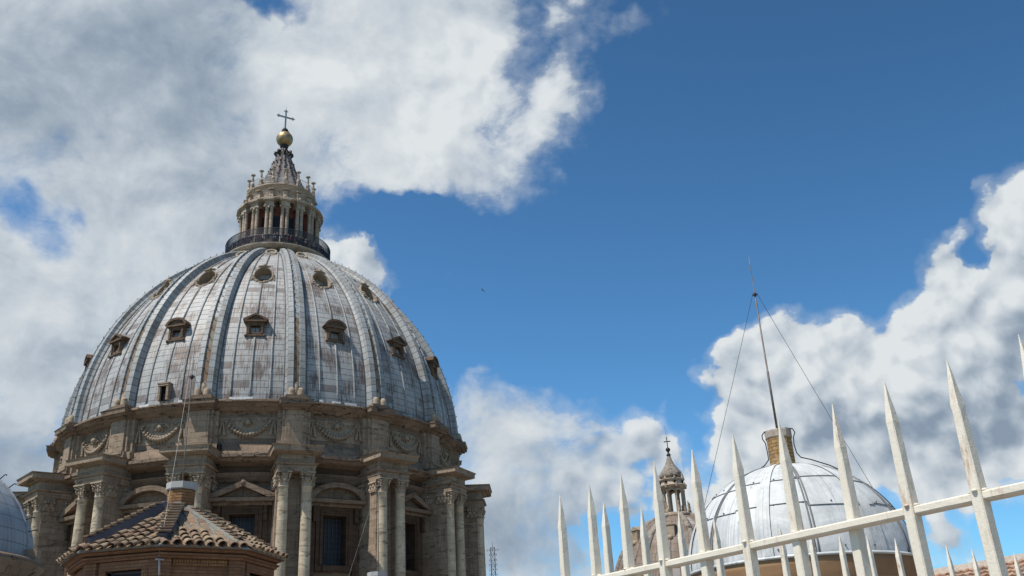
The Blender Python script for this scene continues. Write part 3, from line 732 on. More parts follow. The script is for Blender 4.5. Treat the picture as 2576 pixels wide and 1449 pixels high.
# dormers, middle row: big oval hoods with carved shells
def oval(k):
    a, b = OVA, OVB; N = 30; tl = OVT; c = OVC; n_ = Vector((0, -cos(tl), sin(tl))); u = Vector((1, 0, 0)); v = Vector((0, sin(tl), cos(tl)))
    P = lambda x, h, y: c+u*x+v*h+n_*y
    R_ = [(a, b, -2.3), (a, b, -.02), (a+.03, b+.03, .05), (a+.13, b+.13, .05), (a+.17, b+.17, -.05), (a+.17, b+.17, -2.0)]
    g = MB(); vs = []; fs = []
    for ra, rb, yy in R_:
        for i in range(N): q = 2*pi*i/N; vs.append(P(ra*sin(q), -rb*cos(q), yy))
    for k_ in range(len(R_)-1):
        for i in range(N): j = (i+1) % N; fs.append((k_*N+i, (k_+1)*N+i, (k_+1)*N+j, k_*N+j))
    g.add(vs, fs, True)
    d = part('oval_dormer', g, 'garland', k)
    rnd = random.Random(11); g = MB()
    for i in range(-7, 8):      # lower swag and scrolls
        q = i*.19; g.ball(P((a+.14)*sin(q)*1.04, -(b+.20)*cos(q), .12+.08*rnd.random()), .17+.07*rnd.random(), 7, 5)
    for s_ in (-1, 1):
        for q in range(4): g.ball(P(s_*(a+.16+.05*q), -.55-.17*q, .1), .20-.02*q, 7, 5)
        for q in range(2): g.ball(P(s_*.3*q, -(b+.42)+.1*q, .15), .2, 7, 5)
    obj('carved_scroll', g, 'garland', d)
    g = MB()
    for s_ in (-1, 1):
        for q in range(4): g.ball(P(s_*(.62-.17*q), b+.12+.05*q, .1), .14, 7, 5)
    g.ball(P(0, b+.27, .1), .26, 8, 6); obj('carved_shell', g, 'garland', d)
    g = MB(); g.add([P(a*sin(2*pi*i/N), b*cos(2*pi*i/N), -1.15) for i in range(N)], [tuple(reversed(range(N)))]); obj('pane', g, 'pane_grey', d)
    g = MB()
    for x in (-.48, -.16, .16, .48): 
        for h in (-.55, -.1, .35): g.obox(P(x, h, -1.11), u, v, n_, .12, .18, .01)
    obj('glazing', g, 'opening_painted_dark', d)
    return d
ov = oval(-.5)
for j in range(-8, 8):
    if j != -1: rep(ov, j+.5)
# top row: small round skylights
def skylight(k):
    g = MB(); N = 20; vs = []; fs = []; tilt = R(38)
    n_ = Vector((0, -cos(tilt), sin(tilt))); u = Vector((1, 0, 0)); v = Vector((0, sin(tilt), cos(tilt))); c = Vector((0, -10.1, 56.05))
    R_ = [(.56, -.35), (.56, .12), (.62, .14), (.76, .14), (.80, .08), (.80, -.9)]
    for r_, h in R_:
        for i in range(N): q = 2*pi*i/N; vs.append(c+u*(r_*cos(q))+v*(r_*.95*sin(q))+n_*h)
    for k_ in range(len(R_)-1):
        for i in range(N): j = (i+1) % N; fs.append((k_*N+i, k_*N+j, (k_+1)*N+j, (k_+1)*N+i))
    g.add(vs, fs, True); d = part('round_skylight', g, 'carved', k)
    g = MB(); g.add([c+u*(.57*cos(2*pi*i/N))+v*(.57*.95*sin(2*pi*i/N))-n_*.06 for i in range(N)], [tuple(range(N))]); obj('pane', g, 'pane_grey', d)
    g = MB()
    for x in (-.3, -.1, .1, .3): g.obox(c+u*x-n_*.04-v*.14, u, v, n_, .075, .17, .01)
    obj('glazing', g, 'opening_painted_dark', d)
    return d
sk = skylight(-.5)
for j in range(-8, 8):
    if j != -1: rep(sk, j+.5)
# one low hatch dormer on the second bay to the left
g = MB(); y = -24.75
g.box(-.62, -.36, y, -23.3, 31.9, 33.5); g.box(.36, .62, y, -23.3, 31.9, 33.5); g.box(-.62, .62, y-.05, -23.0, 33.5, 33.72); g.box(-.7, .7, y-.1, -22.8, 33.72, 33.86)
hd = part('hatch_dormer', g, 'stone', -1.48); g = MB(); g.box(-.36, .36, -24.45, -24.4, 31.9, 33.5); obj('opening_painted_dark', g, 'opening_painted_dark', hd)
for i in range(1): pass

# ---------------------------------------------------------------- lantern
g = MB()
g.lathe([(6.1, 58.2), (6.5, 58.35), (6.85, 58.45), (7.0, 58.6), (7.25, 58.66), (7.35, 58.9), (7.35, 58.96), (5.0, 58.98)], 96)
gal = part('gallery', g, 'lantern_stone')
g = MB()
for i in range(400):
    a = 2*pi*i/400; x, y = 7.3*sin(a), -7.3*cos(a); X = Vector((cos(a), sin(a), 0)); Y = Vector((sin(a), -cos(a), 0))
    g.obox((x, y, 60.06), X, Y, Vector((0, 0, 1)), .014, .014, 1.1)
for z, h in ((61.15, .03), (60.15, .04), (59.05, .03)): g.lathe([(7.28, z-h), (7.33, z-h), (7.33, z+h), (7.28, z+h), (7.28, z-h)], 96)
for i in range(9): z = 60.3+i*.095; g.lathe([(7.295, z-.009), (7.305, z-.009), (7.305, z+.009), (7.295, z+.009)], 96)
obj('safety_cage', g, 'mesh', gal)
g = MB()
for i in range(220):
    a = 2*pi*i/220; x, y = 7.16*sin(a), -7.16*cos(a); X = Vector((cos(a), sin(a), 0)); Y = Vector((sin(a), -cos(a), 0))
    g.obox((x, y, 59.5), X, Y, Vector((0, 0, 1)), .026, .02, .52)
g.lathe([(7.12, 60.0), (7.2, 60.0), (7.2, 60.1), (7.12, 60.1), (7.12, 60.0)], 96)
obj('parapet_railing', g, 'mesh', gal)

g = MB(); g.lathe([(4.25, 58.98), (4.25, 66.4)], 64)
lan = part('lantern', g, 'red_plaster', 0, None, 'slender columned lantern with red plaster core')
def lpart(name, mb, mats, parent=None, k=0): 
    o = obj(name, mb, mats, parent or lan); o.rotation_euler = (0, 0, R(k*BAY)); return o
def lrep(src, k): c = copy_tree(src, lan); c.rotation_euler = (0, 0, R(k*BAY)); return c
g = MB()
g.lathe([(5.15, 66.35), (5.95, 66.45), (6.1, 66.55), (6.1, 66.7), (5.9, 66.78), (4.75, 67.1)], 64)
lpart('entablature', g, 'lantern_stone')
g = MB(); g.lathe([(4.68, 66.9), (4.68, 69.1), (4.8, 69.2), (4.95, 69.3), (5.0, 69.5), (4.85, 69.62), (3.2, 69.66)], 64); lpart('upper_drum', g, 'lantern_stone')
g = MB()        # pair of columns on a spur pier
g.box(-.34, .34, -5.2, -4.2, 58.98, 65.9)
pr_ = lpart('pier', g, 'red_plaster')
for s_ in (-1, 1):
    g = MB(); g.lathe([(.33, 58.98), (.33, 59.3), (.28, 59.4)]+[(.27-.03*(t/6)**1.5, 59.5+5.5*t/6) for t in range(7)]+[(.27, 65.03), (.25, 65.1)], 14, 0, 2*pi, s_*.31, -5.42)
    lpart('column', g, 'lantern_stone', pr_)
g = MB()
for s_ in (-1, 1):
    g.lathe([(.25, 65.08), (.27, 65.3), (.36, 65.5)], 12, 0, 2*pi, s_*.31, -5.42); g.box(s_*.31-.36, s_*.31+.36, -5.8, -5.0, 65.5, 65.62)
    for q in (-1, 1): g.ball((s_*.31+q*.33, -5.72, 65.4), .13, 7, 5)
g.ball((0, -5.78, 65.25), .15, 7, 5, 1.6)
lpart('capital', g, 'lantern_stone', pr_)
g = MB(); g.box(-.62, .62, -5.78, -4.2, 65.62, 66.2); g.box(-.72, .72, -5.95, -4.2, 66.2, 66.36, .06, .06); g.box(-.78, .78, -6.12, -4.2, 66.36, 66.6)
lpart('entablature_block', g, 'lantern_stone', pr_)
g = MB()
g.prism([(-.25, 0), (.25, 0), (.25, 1), (-.25, 1)], 0, 1); g = MB()
pts = [(-5.75, 66.75), (-5.75, 67.0), (-5.45, 67.15), (-5.15, 67.35), (-5.05, 67.8), (-5.1, 68.3), (-4.95, 68.45), (-4.65, 68.45), (-4.65, 66.75)]
n_ = len(pts); vs = [(-.28, y_, z_) for y_, z_ in pts]+[(.28, y_, z_) for y_, z_ in pts]
g.add(vs, [tuple(range(n_)), tuple(reversed(range(n_, 2*n_)))]+[(i, i+n_, (i+1) % n_+n_, (i+1) % n_) for i in range(n_)])
g.box(-.4, .4, -5.3, -4.6, 68.45, 68.58); g.ball((0, -5.5, 67.15), .22, 8, 6); g.box(-.55, .55, -5.85, -4.65, 66.72, 66.86)
lpart('scroll', g, 'lantern_stone', pr_)
g = MB()        # candelabrum
g.box(-.26, .26, -4.95, -4.4, 69.6, 70.1)
g.lathe([(.16, 70.1), (.24, 70.2), (.27, 70.45), (.2, 70.7), (.12, 70.8), (.15, 70.95), (.17, 71.3), (.12, 71.7), (.14, 71.8), (.33, 71.95), (.34, 72.02), (.1, 72.08)], 12, 0, 2*pi, 0, -4.68)
cd_ = lpart('candelabrum', g, 'lantern_stone')
g = MB(); g.box(-.55, .55, -4.4, -4.14, 58.98, 63.9)
O = [(.55*cos(pi*i/10), 63.9+.62*sin(pi*i/10)) for i in range(11)]; g.prism(O[::-1], -4.4, -4.14)
aw = lpart('arched_window', g, 'glass_blue', None, .5)
for k in range(-7, 9):
    if k: lrep(pr_, k); lrep(cd_, k)
    if k: lrep(aw, k+.5)
g = MB()
for i in range(112):
    a = 2*pi*i/112; g.tube([(4.55*sin(a), -4.55*cos(a), 69.6), (4.55*sin(a), -4.55*cos(a), 71.0)], .017, 4, False, False, False)
for z in (71.0, 70.1): g.lathe([(4.53, z), (4.57, z), (4.57, z+.04), (4.53, z+.04)], 64)
lpart('upper_railing', g, 'grey_metal')
g = MB(); vs = []; prof = [(3.55, 69.6), (3.3, 70.4), (2.95, 71.3), (2.5, 72.3), (2.1, 73.3), (1.72, 74.4), (1.35, 75.6), (1.02, 76.6), (.75, 77.4), (.56, 77.95)]
n_ = 96; L_ = 0
for r_, z_ in prof:
    for i in range(n_):
        a = 2*pi*i/n_; q = r_*(1+.13*max(0, cos(16*a))**2 - .05*(1-max(0, cos(16*a)))); vs.append((q*sin(a), -q*cos(a), z_))
fs = []; uvs = []
for k in range(len(prof)-1):
    for i in range(n_):
        j = (i+1) % n_; fs.append((k*n_+i, k*n_+j, (k+1)*n_+j, (k+1)*n_+i)); uvs.append(((i*.1, prof[k][1]), (i*.1+.1, prof[k][1]), (i*.1+.1, prof[k+1][1]), (i*.1, prof[k+1][1])))
g.add(vs, fs, True, uvs); lpart('spire', g, 'spire_lead')
for k in range(8):
    g = MB() if k == 0 else None
    if g:
        g.tube([(0, -.8, 76.6), (0, -1.05, 76.85), (0, -1.28, 77.15), (0, -1.25, 77.45), (0, -1.0, 77.45), (0, -.95, 77.2)], [.14, .16, .2, .22, .18, .1], 8)
        g.tube([(0, -.7, 77.6), (0, -.9, 77.5), (0, -1.1, 77.5)], .12, 6)
        vo = lpart('volute', g, 'dark_bronze')
    else: lrep(vo, k*2)
g = MB()
for k in range(16):
    a = R(k*22.5)
    for z_, r_ in ((72.6, 2.62), (74.0, 2.05), (75.4, 1.6)): g.ball((r_*sin(a), -r_*cos(a), z_), .13, 6, 4, 1.3)
lpart('crocket', g, 'dark_bronze')
g = MB(); g.lathe([(.62, 77.9), (.64, 78.0), (.5, 78.1), (.46, 78.4), (.6, 78.5), (.62, 78.7), (.5, 78.8), (.72, 79.0)], 20); lpart('neck', g, 'dark_bronze')
g = MB(); g.ball((0, 0, 79.97), 1.24, 40, 24); lpart('ball', g, 'gold')
g = MB(); g.lathe([(.3, 81.1), (.45, 81.25), (.3, 81.4), (.5, 81.55), (.35, 81.75), (.15, 81.85)], 14)
g.ball((.5, -.1, 81.2), .17, 6, 5); g.ball((-.4, .1, 81.3), .15, 6, 5); g.box(.3, .62, -.12, .1, 81.15, 81.4); lpart('cross_base', g, 'dark_bronze')
g = MB()
def trefoil(g, c, d, s):     # flared bar end
    d = Vector(d); n2 = Vector((-d.z, 0, d.x)); c = Vector(c)
    P = [(-.05, .11), (.1, .13), (.22, .36), (.30, .12), (.52, .05), (.52, -.05), (.30, -.12), (.22, -.36), (.1, -.13), (-.05, -.11)]
    pl = [(c+d*(a*s)+n2*(b*s)) for a, b in P]; n_ = len(pl)
    vs = [(p.x, -.06, p.z) for p in pl]+[(p.x, .06, p.z) for p in pl]
    g.add(vs, [tuple(range(n_)), tuple(reversed(range(n_, 2*n_)))]+[(i, (i+1) % n_, (i+1) % n_+n_, i+n_) for i in range(n_)])
g.box(-.11, .11, -.08, .08, 81.9, 84.85); g.box(-.95, .95, -.075, .075, 83.84, 84.06)
trefoil(g, (0, 0, 84.8), (0, 0, 1), 1); trefoil(g, (.9, 0, 83.95), (1, 0, 0), 1); trefoil(g, (-.9, 0, 83.95), (-1, 0, 0), 1); trefoil(g, (0, 0, 82.1), (0, 0, -1), .9)
g.tube([(0, 0, 85.2), (0, 0, 86.5)], .02, 5)
cr = lpart('cross', g, 'grey_metal'); cr.rotation_euler = (0, 0, R(18-TH0))

# ================================================================ people on the lantern gallery
def make_person(pose):
    """one continuous skinned body, grown from a joint skeleton"""
    J = {'pel': (0, 0, .95, .125), 'wst': (0, 0, 1.08, .115), 'chest': (0, -.01, 1.32, .14), 'neck': (0, -.01, 1.47, .055), 'head': (0, -.03, 1.60, .092), 'crown': (0, -.02, 1.69, .075)}
    E_ = [('pel', 'wst'), ('wst', 'chest'), ('chest', 'neck'), ('neck', 'head'), ('head', 'crown')]
    for s_, n_ in ((-1, 'l'), (1, 'r')):
        J['sh'+n_] = (s_*.17, 0, 1.40, .055); J['hip'+n_] = (s_*.09, 0, .88, .09); J['kn'+n_] = (s_*.10, -.02, .48, .06); J['an'+n_] = (s_*.10, .01, .08, .042); J['to'+n_] = (s_*.12, -.16, .04, .035)
        if pose == 0: el, ha = (s_*.24, .02, 1.12, .042), (s_*.17, -.24, 1.08, .03)           # hands on the rail
        elif pose == 1: el, ha = ((s_*.26, -.08, 1.20, .042), (s_*.06, -.26, 1.50, .03)) if s_ > 0 else ((s_*.25, .03, 1.13, .042), (s_*.27, .0, .88, .03))   # taking a picture
        else: el, ha = (s_*.24, .03, 1.13, .042), (s_*.24, -.03, .87, .03)
        J['el'+n_] = el; J['ha'+n_] = ha
        E_ += [('chest', 'sh'+n_), ('sh'+n_, 'el'+n_), ('el'+n_, 'ha'+n_), ('pel', 'hip'+n_), ('hip'+n_, 'kn'+n_), ('kn'+n_, 'an'+n_), ('an'+n_, 'to'+n_)]
    names = list(J); me = bpy.data.meshes.new('person_skeleton')
    me.from_pydata([J[k][:3] for k in names], [(names.index(a), names.index(b)) for a, b in E_], [])
    o = bpy.data.objects.new('person_tmp', me); COL.objects.link(o)
    sm = o.modifiers.new('skin', 'SKIN'); ss = o.modifiers.new('sub', 'SUBSURF'); ss.levels = 1
    for i, k in enumerate(names): r_ = J[k][3]; me.skin_vertices[0].data[i].radius = (r_, r_*.85 if k in ('chest', 'wst', 'pel') else r_)
    me.skin_vertices[0].data[0].use_root = True
    dg = bpy.context.evaluated_depsgraph_get(); out = bpy.data.meshes.new_from_object(o.evaluated_get(dg))
    bpy.data.objects.remove(o)
    for mt in (MT['skin'], MT['cloth_a'], MT['trousers'], MT['hair']): out.materials.append(mt)
    for p in out.polygons:
        z = sum(out.vertices[v].co.z for v in p.vertices)/len(p.vertices); x = abs(sum(out.vertices[v].co.x for v in p.vertices)/len(p.vertices)); y = sum(out.vertices[v].co.y for v in p.vertices)/len(p.vertices)
        p.use_smooth = True
        if z > 1.64 or (z > 1.5 and y > .0): p.material_index = 3
        elif z > 1.47: p.material_index = 0
        elif z < .93 and x < .22: p.material_index = 2
        elif z < 1.16 and x > .16: p.material_index = 0
        else: p.material_index = 1
    return out
MT['skin'] = simple('skin', (.42, .26, .18), .6, 0, .1, 3, .3, None, 0)
MT['trousers'] = simple('dark_trousers', (.03, .035, .06), .9, 0, .1, 3, .2, None, 0)
MT['hair'] = simple('dark_hair', (.04, .028, .02), .8, 0, .1, 3, .2, None, 0)
CLO = {'black': (.02, .02, .025), 'white': (.72, .72, .72), 'grey': (.25, .26, .28), 'navy': (.03, .04, .12), 'red': (.55, .05, .05), 'pale blue': (.32, .42, .58), 'maroon': (.20, .04, .05)}
for k_, c_ in CLO.items(): MT['cl_'+k_] = simple('cloth_'+k_.replace(' ', '_'), c_, .9, 0, .1, 3, .2, None, 0)
MT['cloth_a'] = MT['cl_black']
PM = [make_person(i) for i in range(3)]
rnd = random.Random(3)
shirts = ['black', 'navy', 'grey', 'black', 'white', 'navy', 'black', 'pale blue', 'black', 'grey', 'navy', 'maroon']
def person(angle, r, shirt, pose, face, label, group):
    o = bpy.data.objects.new('person', PM[pose]); COL.objects.link(o)
    a = R(angle)-AZ; o.location = (AX[0]+r*sin(a+2*AZ-2*AZ)*1.0, AX[1]-r*cos(a), 58.97)
    o.rotation_euler = (0, 0, a+R(face)); o.scale = (1, 1, rnd.uniform(.93, 1.06))
    o.material_slots[1].link = 'OBJECT'; o.material_slots[1].material = MT['cl_'+shirt]
    tag(o, label, 'person', group)
angs = [-88+i*4.3 for i in range(42)]
side = lambda a: 'left end of' if a < -55 else ('left half of' if a < -18 else ('middle of' if a < 18 else ('right half of' if a < 55 else 'right end of')))
for i, a in enumerate(angs):
    a += rnd.uniform(-1.3, 1.3); sh = shirts[i % len(shirts)] if i != 24 else 'red'
    if i in (16, 21): sh = 'white'
    if i == 15: sh = 'maroon'
    ps = rnd.choice((0, 0, 1, 2))
    if sh == 'red': lb = 'visitor in a bright red shirt standing at the high lantern railing'
    elif sh == 'pale blue' and 0: lb = ''
    else: lb = 'tiny visitor in a %s top behind the %s the lantern gallery railing' % (sh, side(a))
    person(a, rnd.uniform(6.55, 6.85), sh, ps, rnd.uniform(-30, 30), lb, 'visitors behind the gallery railing of the lantern')

# ================================================================ tiled brick turrets in the foreground
def wire(g, a, b, sag, r, n=10):
    a = Vector(a); b = Vector(b); P = []
    for i in range(n+1): t = i/n; p = a.lerp(b, t); p.z -= sag*4*t*(1-t); P.append(p)
    g.tube(P, r, 5, False, True, False)
def octo(r, k, ph): a = R(ph+45*k); return Vector((r*sin(a), -r*cos(a), 0))
def turret():
    PH = -8.0; zE, zA, rE, rA = 2.575, 3.46, 1.86, .26
    root = thing('brick_turret', 'low eight-sided brick turret with tiled roof and brick neck, nearest the camera', 'turret', (18*sin(-.3464), 18*cos(-.3464), -EYE), .3464)
    def tp(name, g, m, par=None, lab=None):
        o = obj(name, g, m, par or root, (0, 0, EYE) if par is None else (0, 0, 0))
        if lab: o['label'] = lab
        return o
    g = MB(); rw = 1.63
    def ring(r, z0, z1):
        for k in range(8):
            a, b = octo(r, k, PH), octo(r, k+1, PH); g.add([a+Vector((0, 0, z0)), b+Vector((0, 0, z0)), b+Vector((0, 0, z1)), a+Vector((0, 0, z1))], [(0, 1, 2, 3)])
    def lip(r0, r1, z):
        for k in range(8):
            a, b, c, d = octo(r0, k, PH), octo(r0, k+1, PH), octo(r1, k+1, PH), octo(r1, k, PH); Z = Vector((0, 0, z)); g.add([a+Z, b+Z, c+Z, d+Z], [(0, 1, 2, 3)])
    # wall with two window holes (faces k=-1..0 and k=1..2)
    for k in range(8):
        a, b = octo(rw, k, PH), octo(rw, k+1, PH); hole = k in (7, 1)
        us = [0, .27, .78, 1] if hole else [0, 1]; zs = [-EYE, 1.1, 2.25, 2.405] if hole else [-EYE, 2.405]
        for i in range(len(us)-1):
            for j in range(len(zs)-1):
                if hole and i == 1 and j == 1: continue
                p, q = a.lerp(b, us[i]), a.lerp(b, us[i+1]); g.add([p+Vector((0, 0, zs[j])), q+Vector((0, 0, zs[j])), q+Vector((0, 0, zs[j+1])), p+Vector((0, 0, zs[j+1]))], [(0, 1, 2, 3)])
        if hole:
            p, q = a.lerp(b, .27), a.lerp(b, .78); t = (b-a).normalized(); n = Vector((-t.y, t.x, 0))
            if n.dot(a) > 0: n = -n
            for A, B in ((p, p+n*.2), (q+n*.2, q)): g.add([A+Vector((0, 0, .9)), B+Vector((0, 0, .9)), B+Vector((0, 0, 2.02)), A+Vector((0, 0, 2.02))], [(0, 1, 2, 3)])
            g.add([p+Vector((0, 0, 2.02)), q+Vector((0, 0, 2.02)), q+n*.2+Vector((0, 0, 2.02)), p+n*.2+Vector((0, 0, 2.02))], [(0, 1, 2, 3)])
    for k in range(8):      # corner piers and flat brick frame
        a = octo(rw+.055, k, PH)
        for nb in (-1, 1):
            b = octo(rw+.055, k+nb, PH); p = a.lerp(b, .14); q1, q2 = a*.93, p*.93
            vs = [a, p, q2, q1]; V = [v+Vector((0, 0, -EYE)) for v in vs]+[v+Vector((0, 0, 2.402)) for v in vs]
            if nb < 0: g.add(V, [(1, 0, 4, 5), (2, 1, 5, 6)])
            else: g.add(V, [(0, 1, 5, 4), (1, 2, 6, 5)])
    wall = tp('wall', g, 'brick')
    g = MB()        # stepped eaves cornice
    prof = [(r_-.11, z_-.003) for r_, z_ in ((1.78, 2.40), (1.84, 2.40), (1.84, 2.435), (1.88, 2.44), (1.88, 2.47), (1.81, 2.475), (1.81, 2.49), (1.86, 2.50), (1.90, 2.52), (1.90, 2.545), (1.94, 2.55), (1.94, 2.575))]
    for i in range(len(prof)-1):
        r0_, z0_ = prof[i]; r1_, z1_ = prof[i+1]
        for k in range(8):
            a, b, c, d = octo(r0_, k, PH), octo(r0_, k+1, PH), octo(r1_, k+1, PH), octo(r1_, k, PH)
            g.add([a+Vector((0, 0, z0_)), b+Vector((0, 0, z0_)), c+Vector((0, 0, z1_)), d+Vector((0, 0, z1_))], [(0, 1, 2, 3)])
    tp('eaves_cornice', g, 'brick')
    # soldier course on the front face, lintel bands over the windows
    g = MB()
    a, b = octo(rw, 0, PH), octo(rw, 1, PH); t = (b-a).normalized(); n = Vector((t.y, -t.x, 0)); up = Vector((0, 0, 1))
    for i in range(20):
        u_ = .17+.66*i/19; g.obox(a.lerp(b, u_)+n*.012+up*2.345, t, n, up, .019, .018, .05)
    tp('soldier_course', g, 'brick_yellow')
    for k in (7, 1):
        a, b = octo(rw, k, PH), octo(rw, k+1, PH); t = (b-a).normalized(); n = Vector((t.y, -t.x, 0)); L_ = (b-a).length
        g = MB(); c = a.lerp(b, .525)
        g.obox(c+n*.02+up*2.32, t, n, up, .255*L_+.11, .03, .068)
        for s_ in (-1, 1): g.obox(c+t*s_*(.255*L_+.05)+n*.021+up*1.68, t, n, up, .055, .028, .57)
        f = tp('window', g, 'brick')
        g = MB(); g.obox(c-n*.15+up*1.68, t, n, up, .255*L_, .01, .58); obj('pane', g, 'glass_blue', f)
        g = MB()
        for s_ in (-1, 1): g.obox(c-n*.13+t*s_*(.255*L_-.02)+up*1.68, t, n, up, .02, .015, .57)
        g.obox(c-n*.13+up*2.23, t, n, up, .255*L_-.04, .015, .02); obj('frame', g, 'flash', f)
    # roof bed
    g = MB()
    for k in range(8):
        a, b, c, d = octo(rE, k, PH), octo(rE, k+1, PH), octo(rA, k+1, PH), octo(rA, k, PH); z0_, z1_ = Vector((0, 0, zE)), Vector((0, 0, zA))
        g.add([a+z0_, b+z0_, c+z1_, d+z1_], [(0, 1, 2, 3)]); e_ = Vector((0, 0, zE-.03)); g.add([a+e_, b+e_, b+z0_, a+z0_], [(0, 1, 2, 3)])
    roof = tp('roof', g, 'mortar')
    # barrel tiles, row by row, each one a tapered half cylinder
    g = MB(); rr = random.Random(4); gu = MB()
    for k in range(8):
        a, b = octo(rE, k, PH), octo(rE, k+1, PH); m_ = (a+b)/2; t = (b-a).normalized(); inn = (-m_).normalized(); L_ = (b-a).length
        ap = m_.length; sl = math.atan2(zA-zE, ap-rA*.92); dn = (-inn*cos(sl)-Vector((0, 0, sin(sl)))); nn = (-inn*sin(sl)+Vector((0, 0, cos(sl)))); full = (ap-rA*.92)/cos(sl)
        cols = 8; sp = L_/cols
        for ci in range(cols):
            x = -L_/2+sp*(ci+.5); lim = full*(1-(abs(x)+.13)/(L_/2)) if abs(x) < L_/2-.1 else 0
            if k == 0 and x > -.1: lim *= .62-.5*max(0, x)
            lim = max(lim, .16)
            n_t = max(1, int(lim/.165))
            for r_i in range(n_t):
                s0 = r_i*.165; jx = rr.uniform(-.012, .012); jr = rr.uniform(.88, 1.10); lift = rr.uniform(0, .016); s0 += rr.uniform(-.022, .022); sk_ = rr.uniform(-.012, .012)
                o_ = m_+t*(x+jx)+Vector((0, 0, zE)); vs = []; M_ = 7
                for (s_, rad, h) in ((s0-.045, .072*jr, .030+lift), (s0+.185, .054*jr, .004)):
                    for q in range(M_):
                        an = pi*q/(M_-1); vs.append(o_-dn*s_+t*(rad*cos(an)+sk_*(s_-s0)*5)+nn*(h+rad*sin(an)*.9+.004))
                    for q in range(M_):
                        an = pi*(M_-1-q)/(M_-1); vs.append(o_-dn*s_+t*((rad-.016)*cos(an))+nn*(h+(rad-.016)*sin(an)*.9+.004))
                T2 = 2*M_; fs = [(q, q+1, q+1+T2, q+T2)[::-1] for q in range(T2-1)]+[(T2-1, 0, T2, 2*T2-1)[::-1]]
                fs += [(q, q+1, T2-2-q, T2-1-q) for q in range(M_-1)]
                g.add(vs, fs, False)
        for ci in range(cols+1):        # flat under-tiles showing between the barrels
            x = -L_/2+sp*ci; lim = full*(1-(abs(x)+.02)/(L_/2)) if abs(x) < L_/2 else 0; n_t = max(1, int(lim/.165)) if abs(x) < L_/2-.05 else 1
            if abs(x) > L_/2-.02: continue
            for r_i in range(n_t):
                s0 = r_i*.165; gu.obox(m_+t*x+Vector((0, 0, zE))-dn*(s0+.07)+nn*(.012), t, dn, nn, .062, .105, .010)
    obj('barrel_tile', g, 'tile', roof); obj('pan_tile', gu, 'tile', roof)
    # hips: upright flashing, capped with tiles on the camera side
    for k in range(8):
        g = MB(); gt = MB()
        a = octo(rE, k, PH)+Vector((0, 0, zE)); b = octo(rA+.02, k, PH)+Vector((0, 0, zA)); d_ = (b-a); t = d_.normalized(); s_ = t.cross(Vector((0, 0, 1))).normalized(); n = s_.cross(t).normalized()
        w_ = .06; h = {0: .10, 7: .13, 6: .13}.get(k, .045)
        P = a+t*.22; Q = b
        vs = []
        for p_ in (P, Q):
            vs += [p_-s_*w_*1.7-n*.02, p_-s_*w_+n*h, p_+s_*w_+n*h, p_+s_*w_*1.7-n*.02]
        g.add(vs, [(0, 1, 5, 4), (1, 2, 6, 5), (2, 3, 7, 6), (3, 2, 1, 0)])
        L_ = (Q-P).length; nt = int(L_/.135)
        for i in range(nt):
            c = P+t*(.07+i*.135)+n*(h+.018); tt = (t-n*.30).normalized(); n2 = s_.cross(tt).normalized()
            gt.obox(c, s_, tt, n2, .135 if k == 0 else .075, .075, .013)
        obj('hip_flashing', g, 'flash' if k in (0, 6, 7) else 'mortar', roof); obj('hip_tile', gt, 'tile', roof)
    # brick neck with white cap
    def neck_prism(g, r0_, r1_, z0_, z1_, top=False):
        for k in range(8):
            a, b, c, d = octo(r0_, k, PH+10), octo(r0_, k+1, PH+10), octo(r1_, k+1, PH+10), octo(r1_, k, PH+10)
            g.add([a+Vector((0, 0, z0_)), b+Vector((0, 0, z0_)), c+Vector((0, 0, z1_)), d+Vector((0, 0, z1_))], [(0, 1, 2, 3)])
    g = MB(); neck_prism(g, .235, .235, 3.4, 3.80); neck = tp('neck', g, 'brick_yellow')
    g = MB(); neck_prism(g, .30, .25, 3.36, 3.47); neck_prism(g, .25, .24, 3.47, 3.50); obj('mortar_collar', g, 'mortar', neck)
    g = MB(); neck_prism(g, .25, .268, 3.80, 3.82); neck_prism(g, .268, .268, 3.82, 3.93); neck_prism(g, .268, .01, 3.93, 3.945); obj('cap', g, 'cap_white', neck)
    # downpipe bracket on the front wall
    g = MB(); c = octo(rw+.09, 0, PH); g.tube([c+Vector((0, 0, 2.36)), c+Vector((.02, 0, 2.12))], .018, 6); g.tube([c+Vector((-.06, 0, 2.37)), c+Vector((.07, 0, 2.36))], .014, 5); tp('cable_bracket', g, 'wire_pale')
    return root
tu = turret()
# lightning rods with guy cables stand on the turrets: things of their own
def rod_thing(label, x, y, rz, z0, z1, zg, ends, rr=.013, pale=None, wr_=.0042):
    root = thing('lightning_rod', label, 'lightning rod', (x, y, z0), rz, 'guyed lightning rods on the roof turrets')
    h = z1-z0; hg = zg-z0; g = MB()
    g.tube([(0, 0, 0), (0, 0, hg*.42), (0, 0, hg*.42+.01), (0, 0, hg), (0, 0, hg+.01), (0, 0, h*.94), (0, 0, h)], [rr*1.35, rr*1.3, rr, rr*.85, rr*.62, rr*.4, rr*.15], 7); obj('pole', g, 'rod', root)
    g = MB(); g.tube([(-.055, 0, hg), (.055, 0, hg)], .014, 5); g.lathe([(.02, hg-.04), (.03, hg-.03), (.03, hg+.03), (.02, hg+.04)], 8); g.lathe([(rr*2.2, 0), (rr*2.2, .03), (rr*1.3, .05)], 8); obj('clamp', g, 'iron', root)
    for i, e_ in enumerate(ends):
        g = MB(); v = Vector(e_)-Vector((0, 0, z0)); s_ = .05 if v.x > 0 else -.05; wire(g, (s_, 0, hg-.01), v, .02, wr_)
        obj('guy_wire', g, 'wire_pale' if pale == i else 'wire', root)
    return root
T1 = (18*sin(-.3464), 18*cos(-.3464))
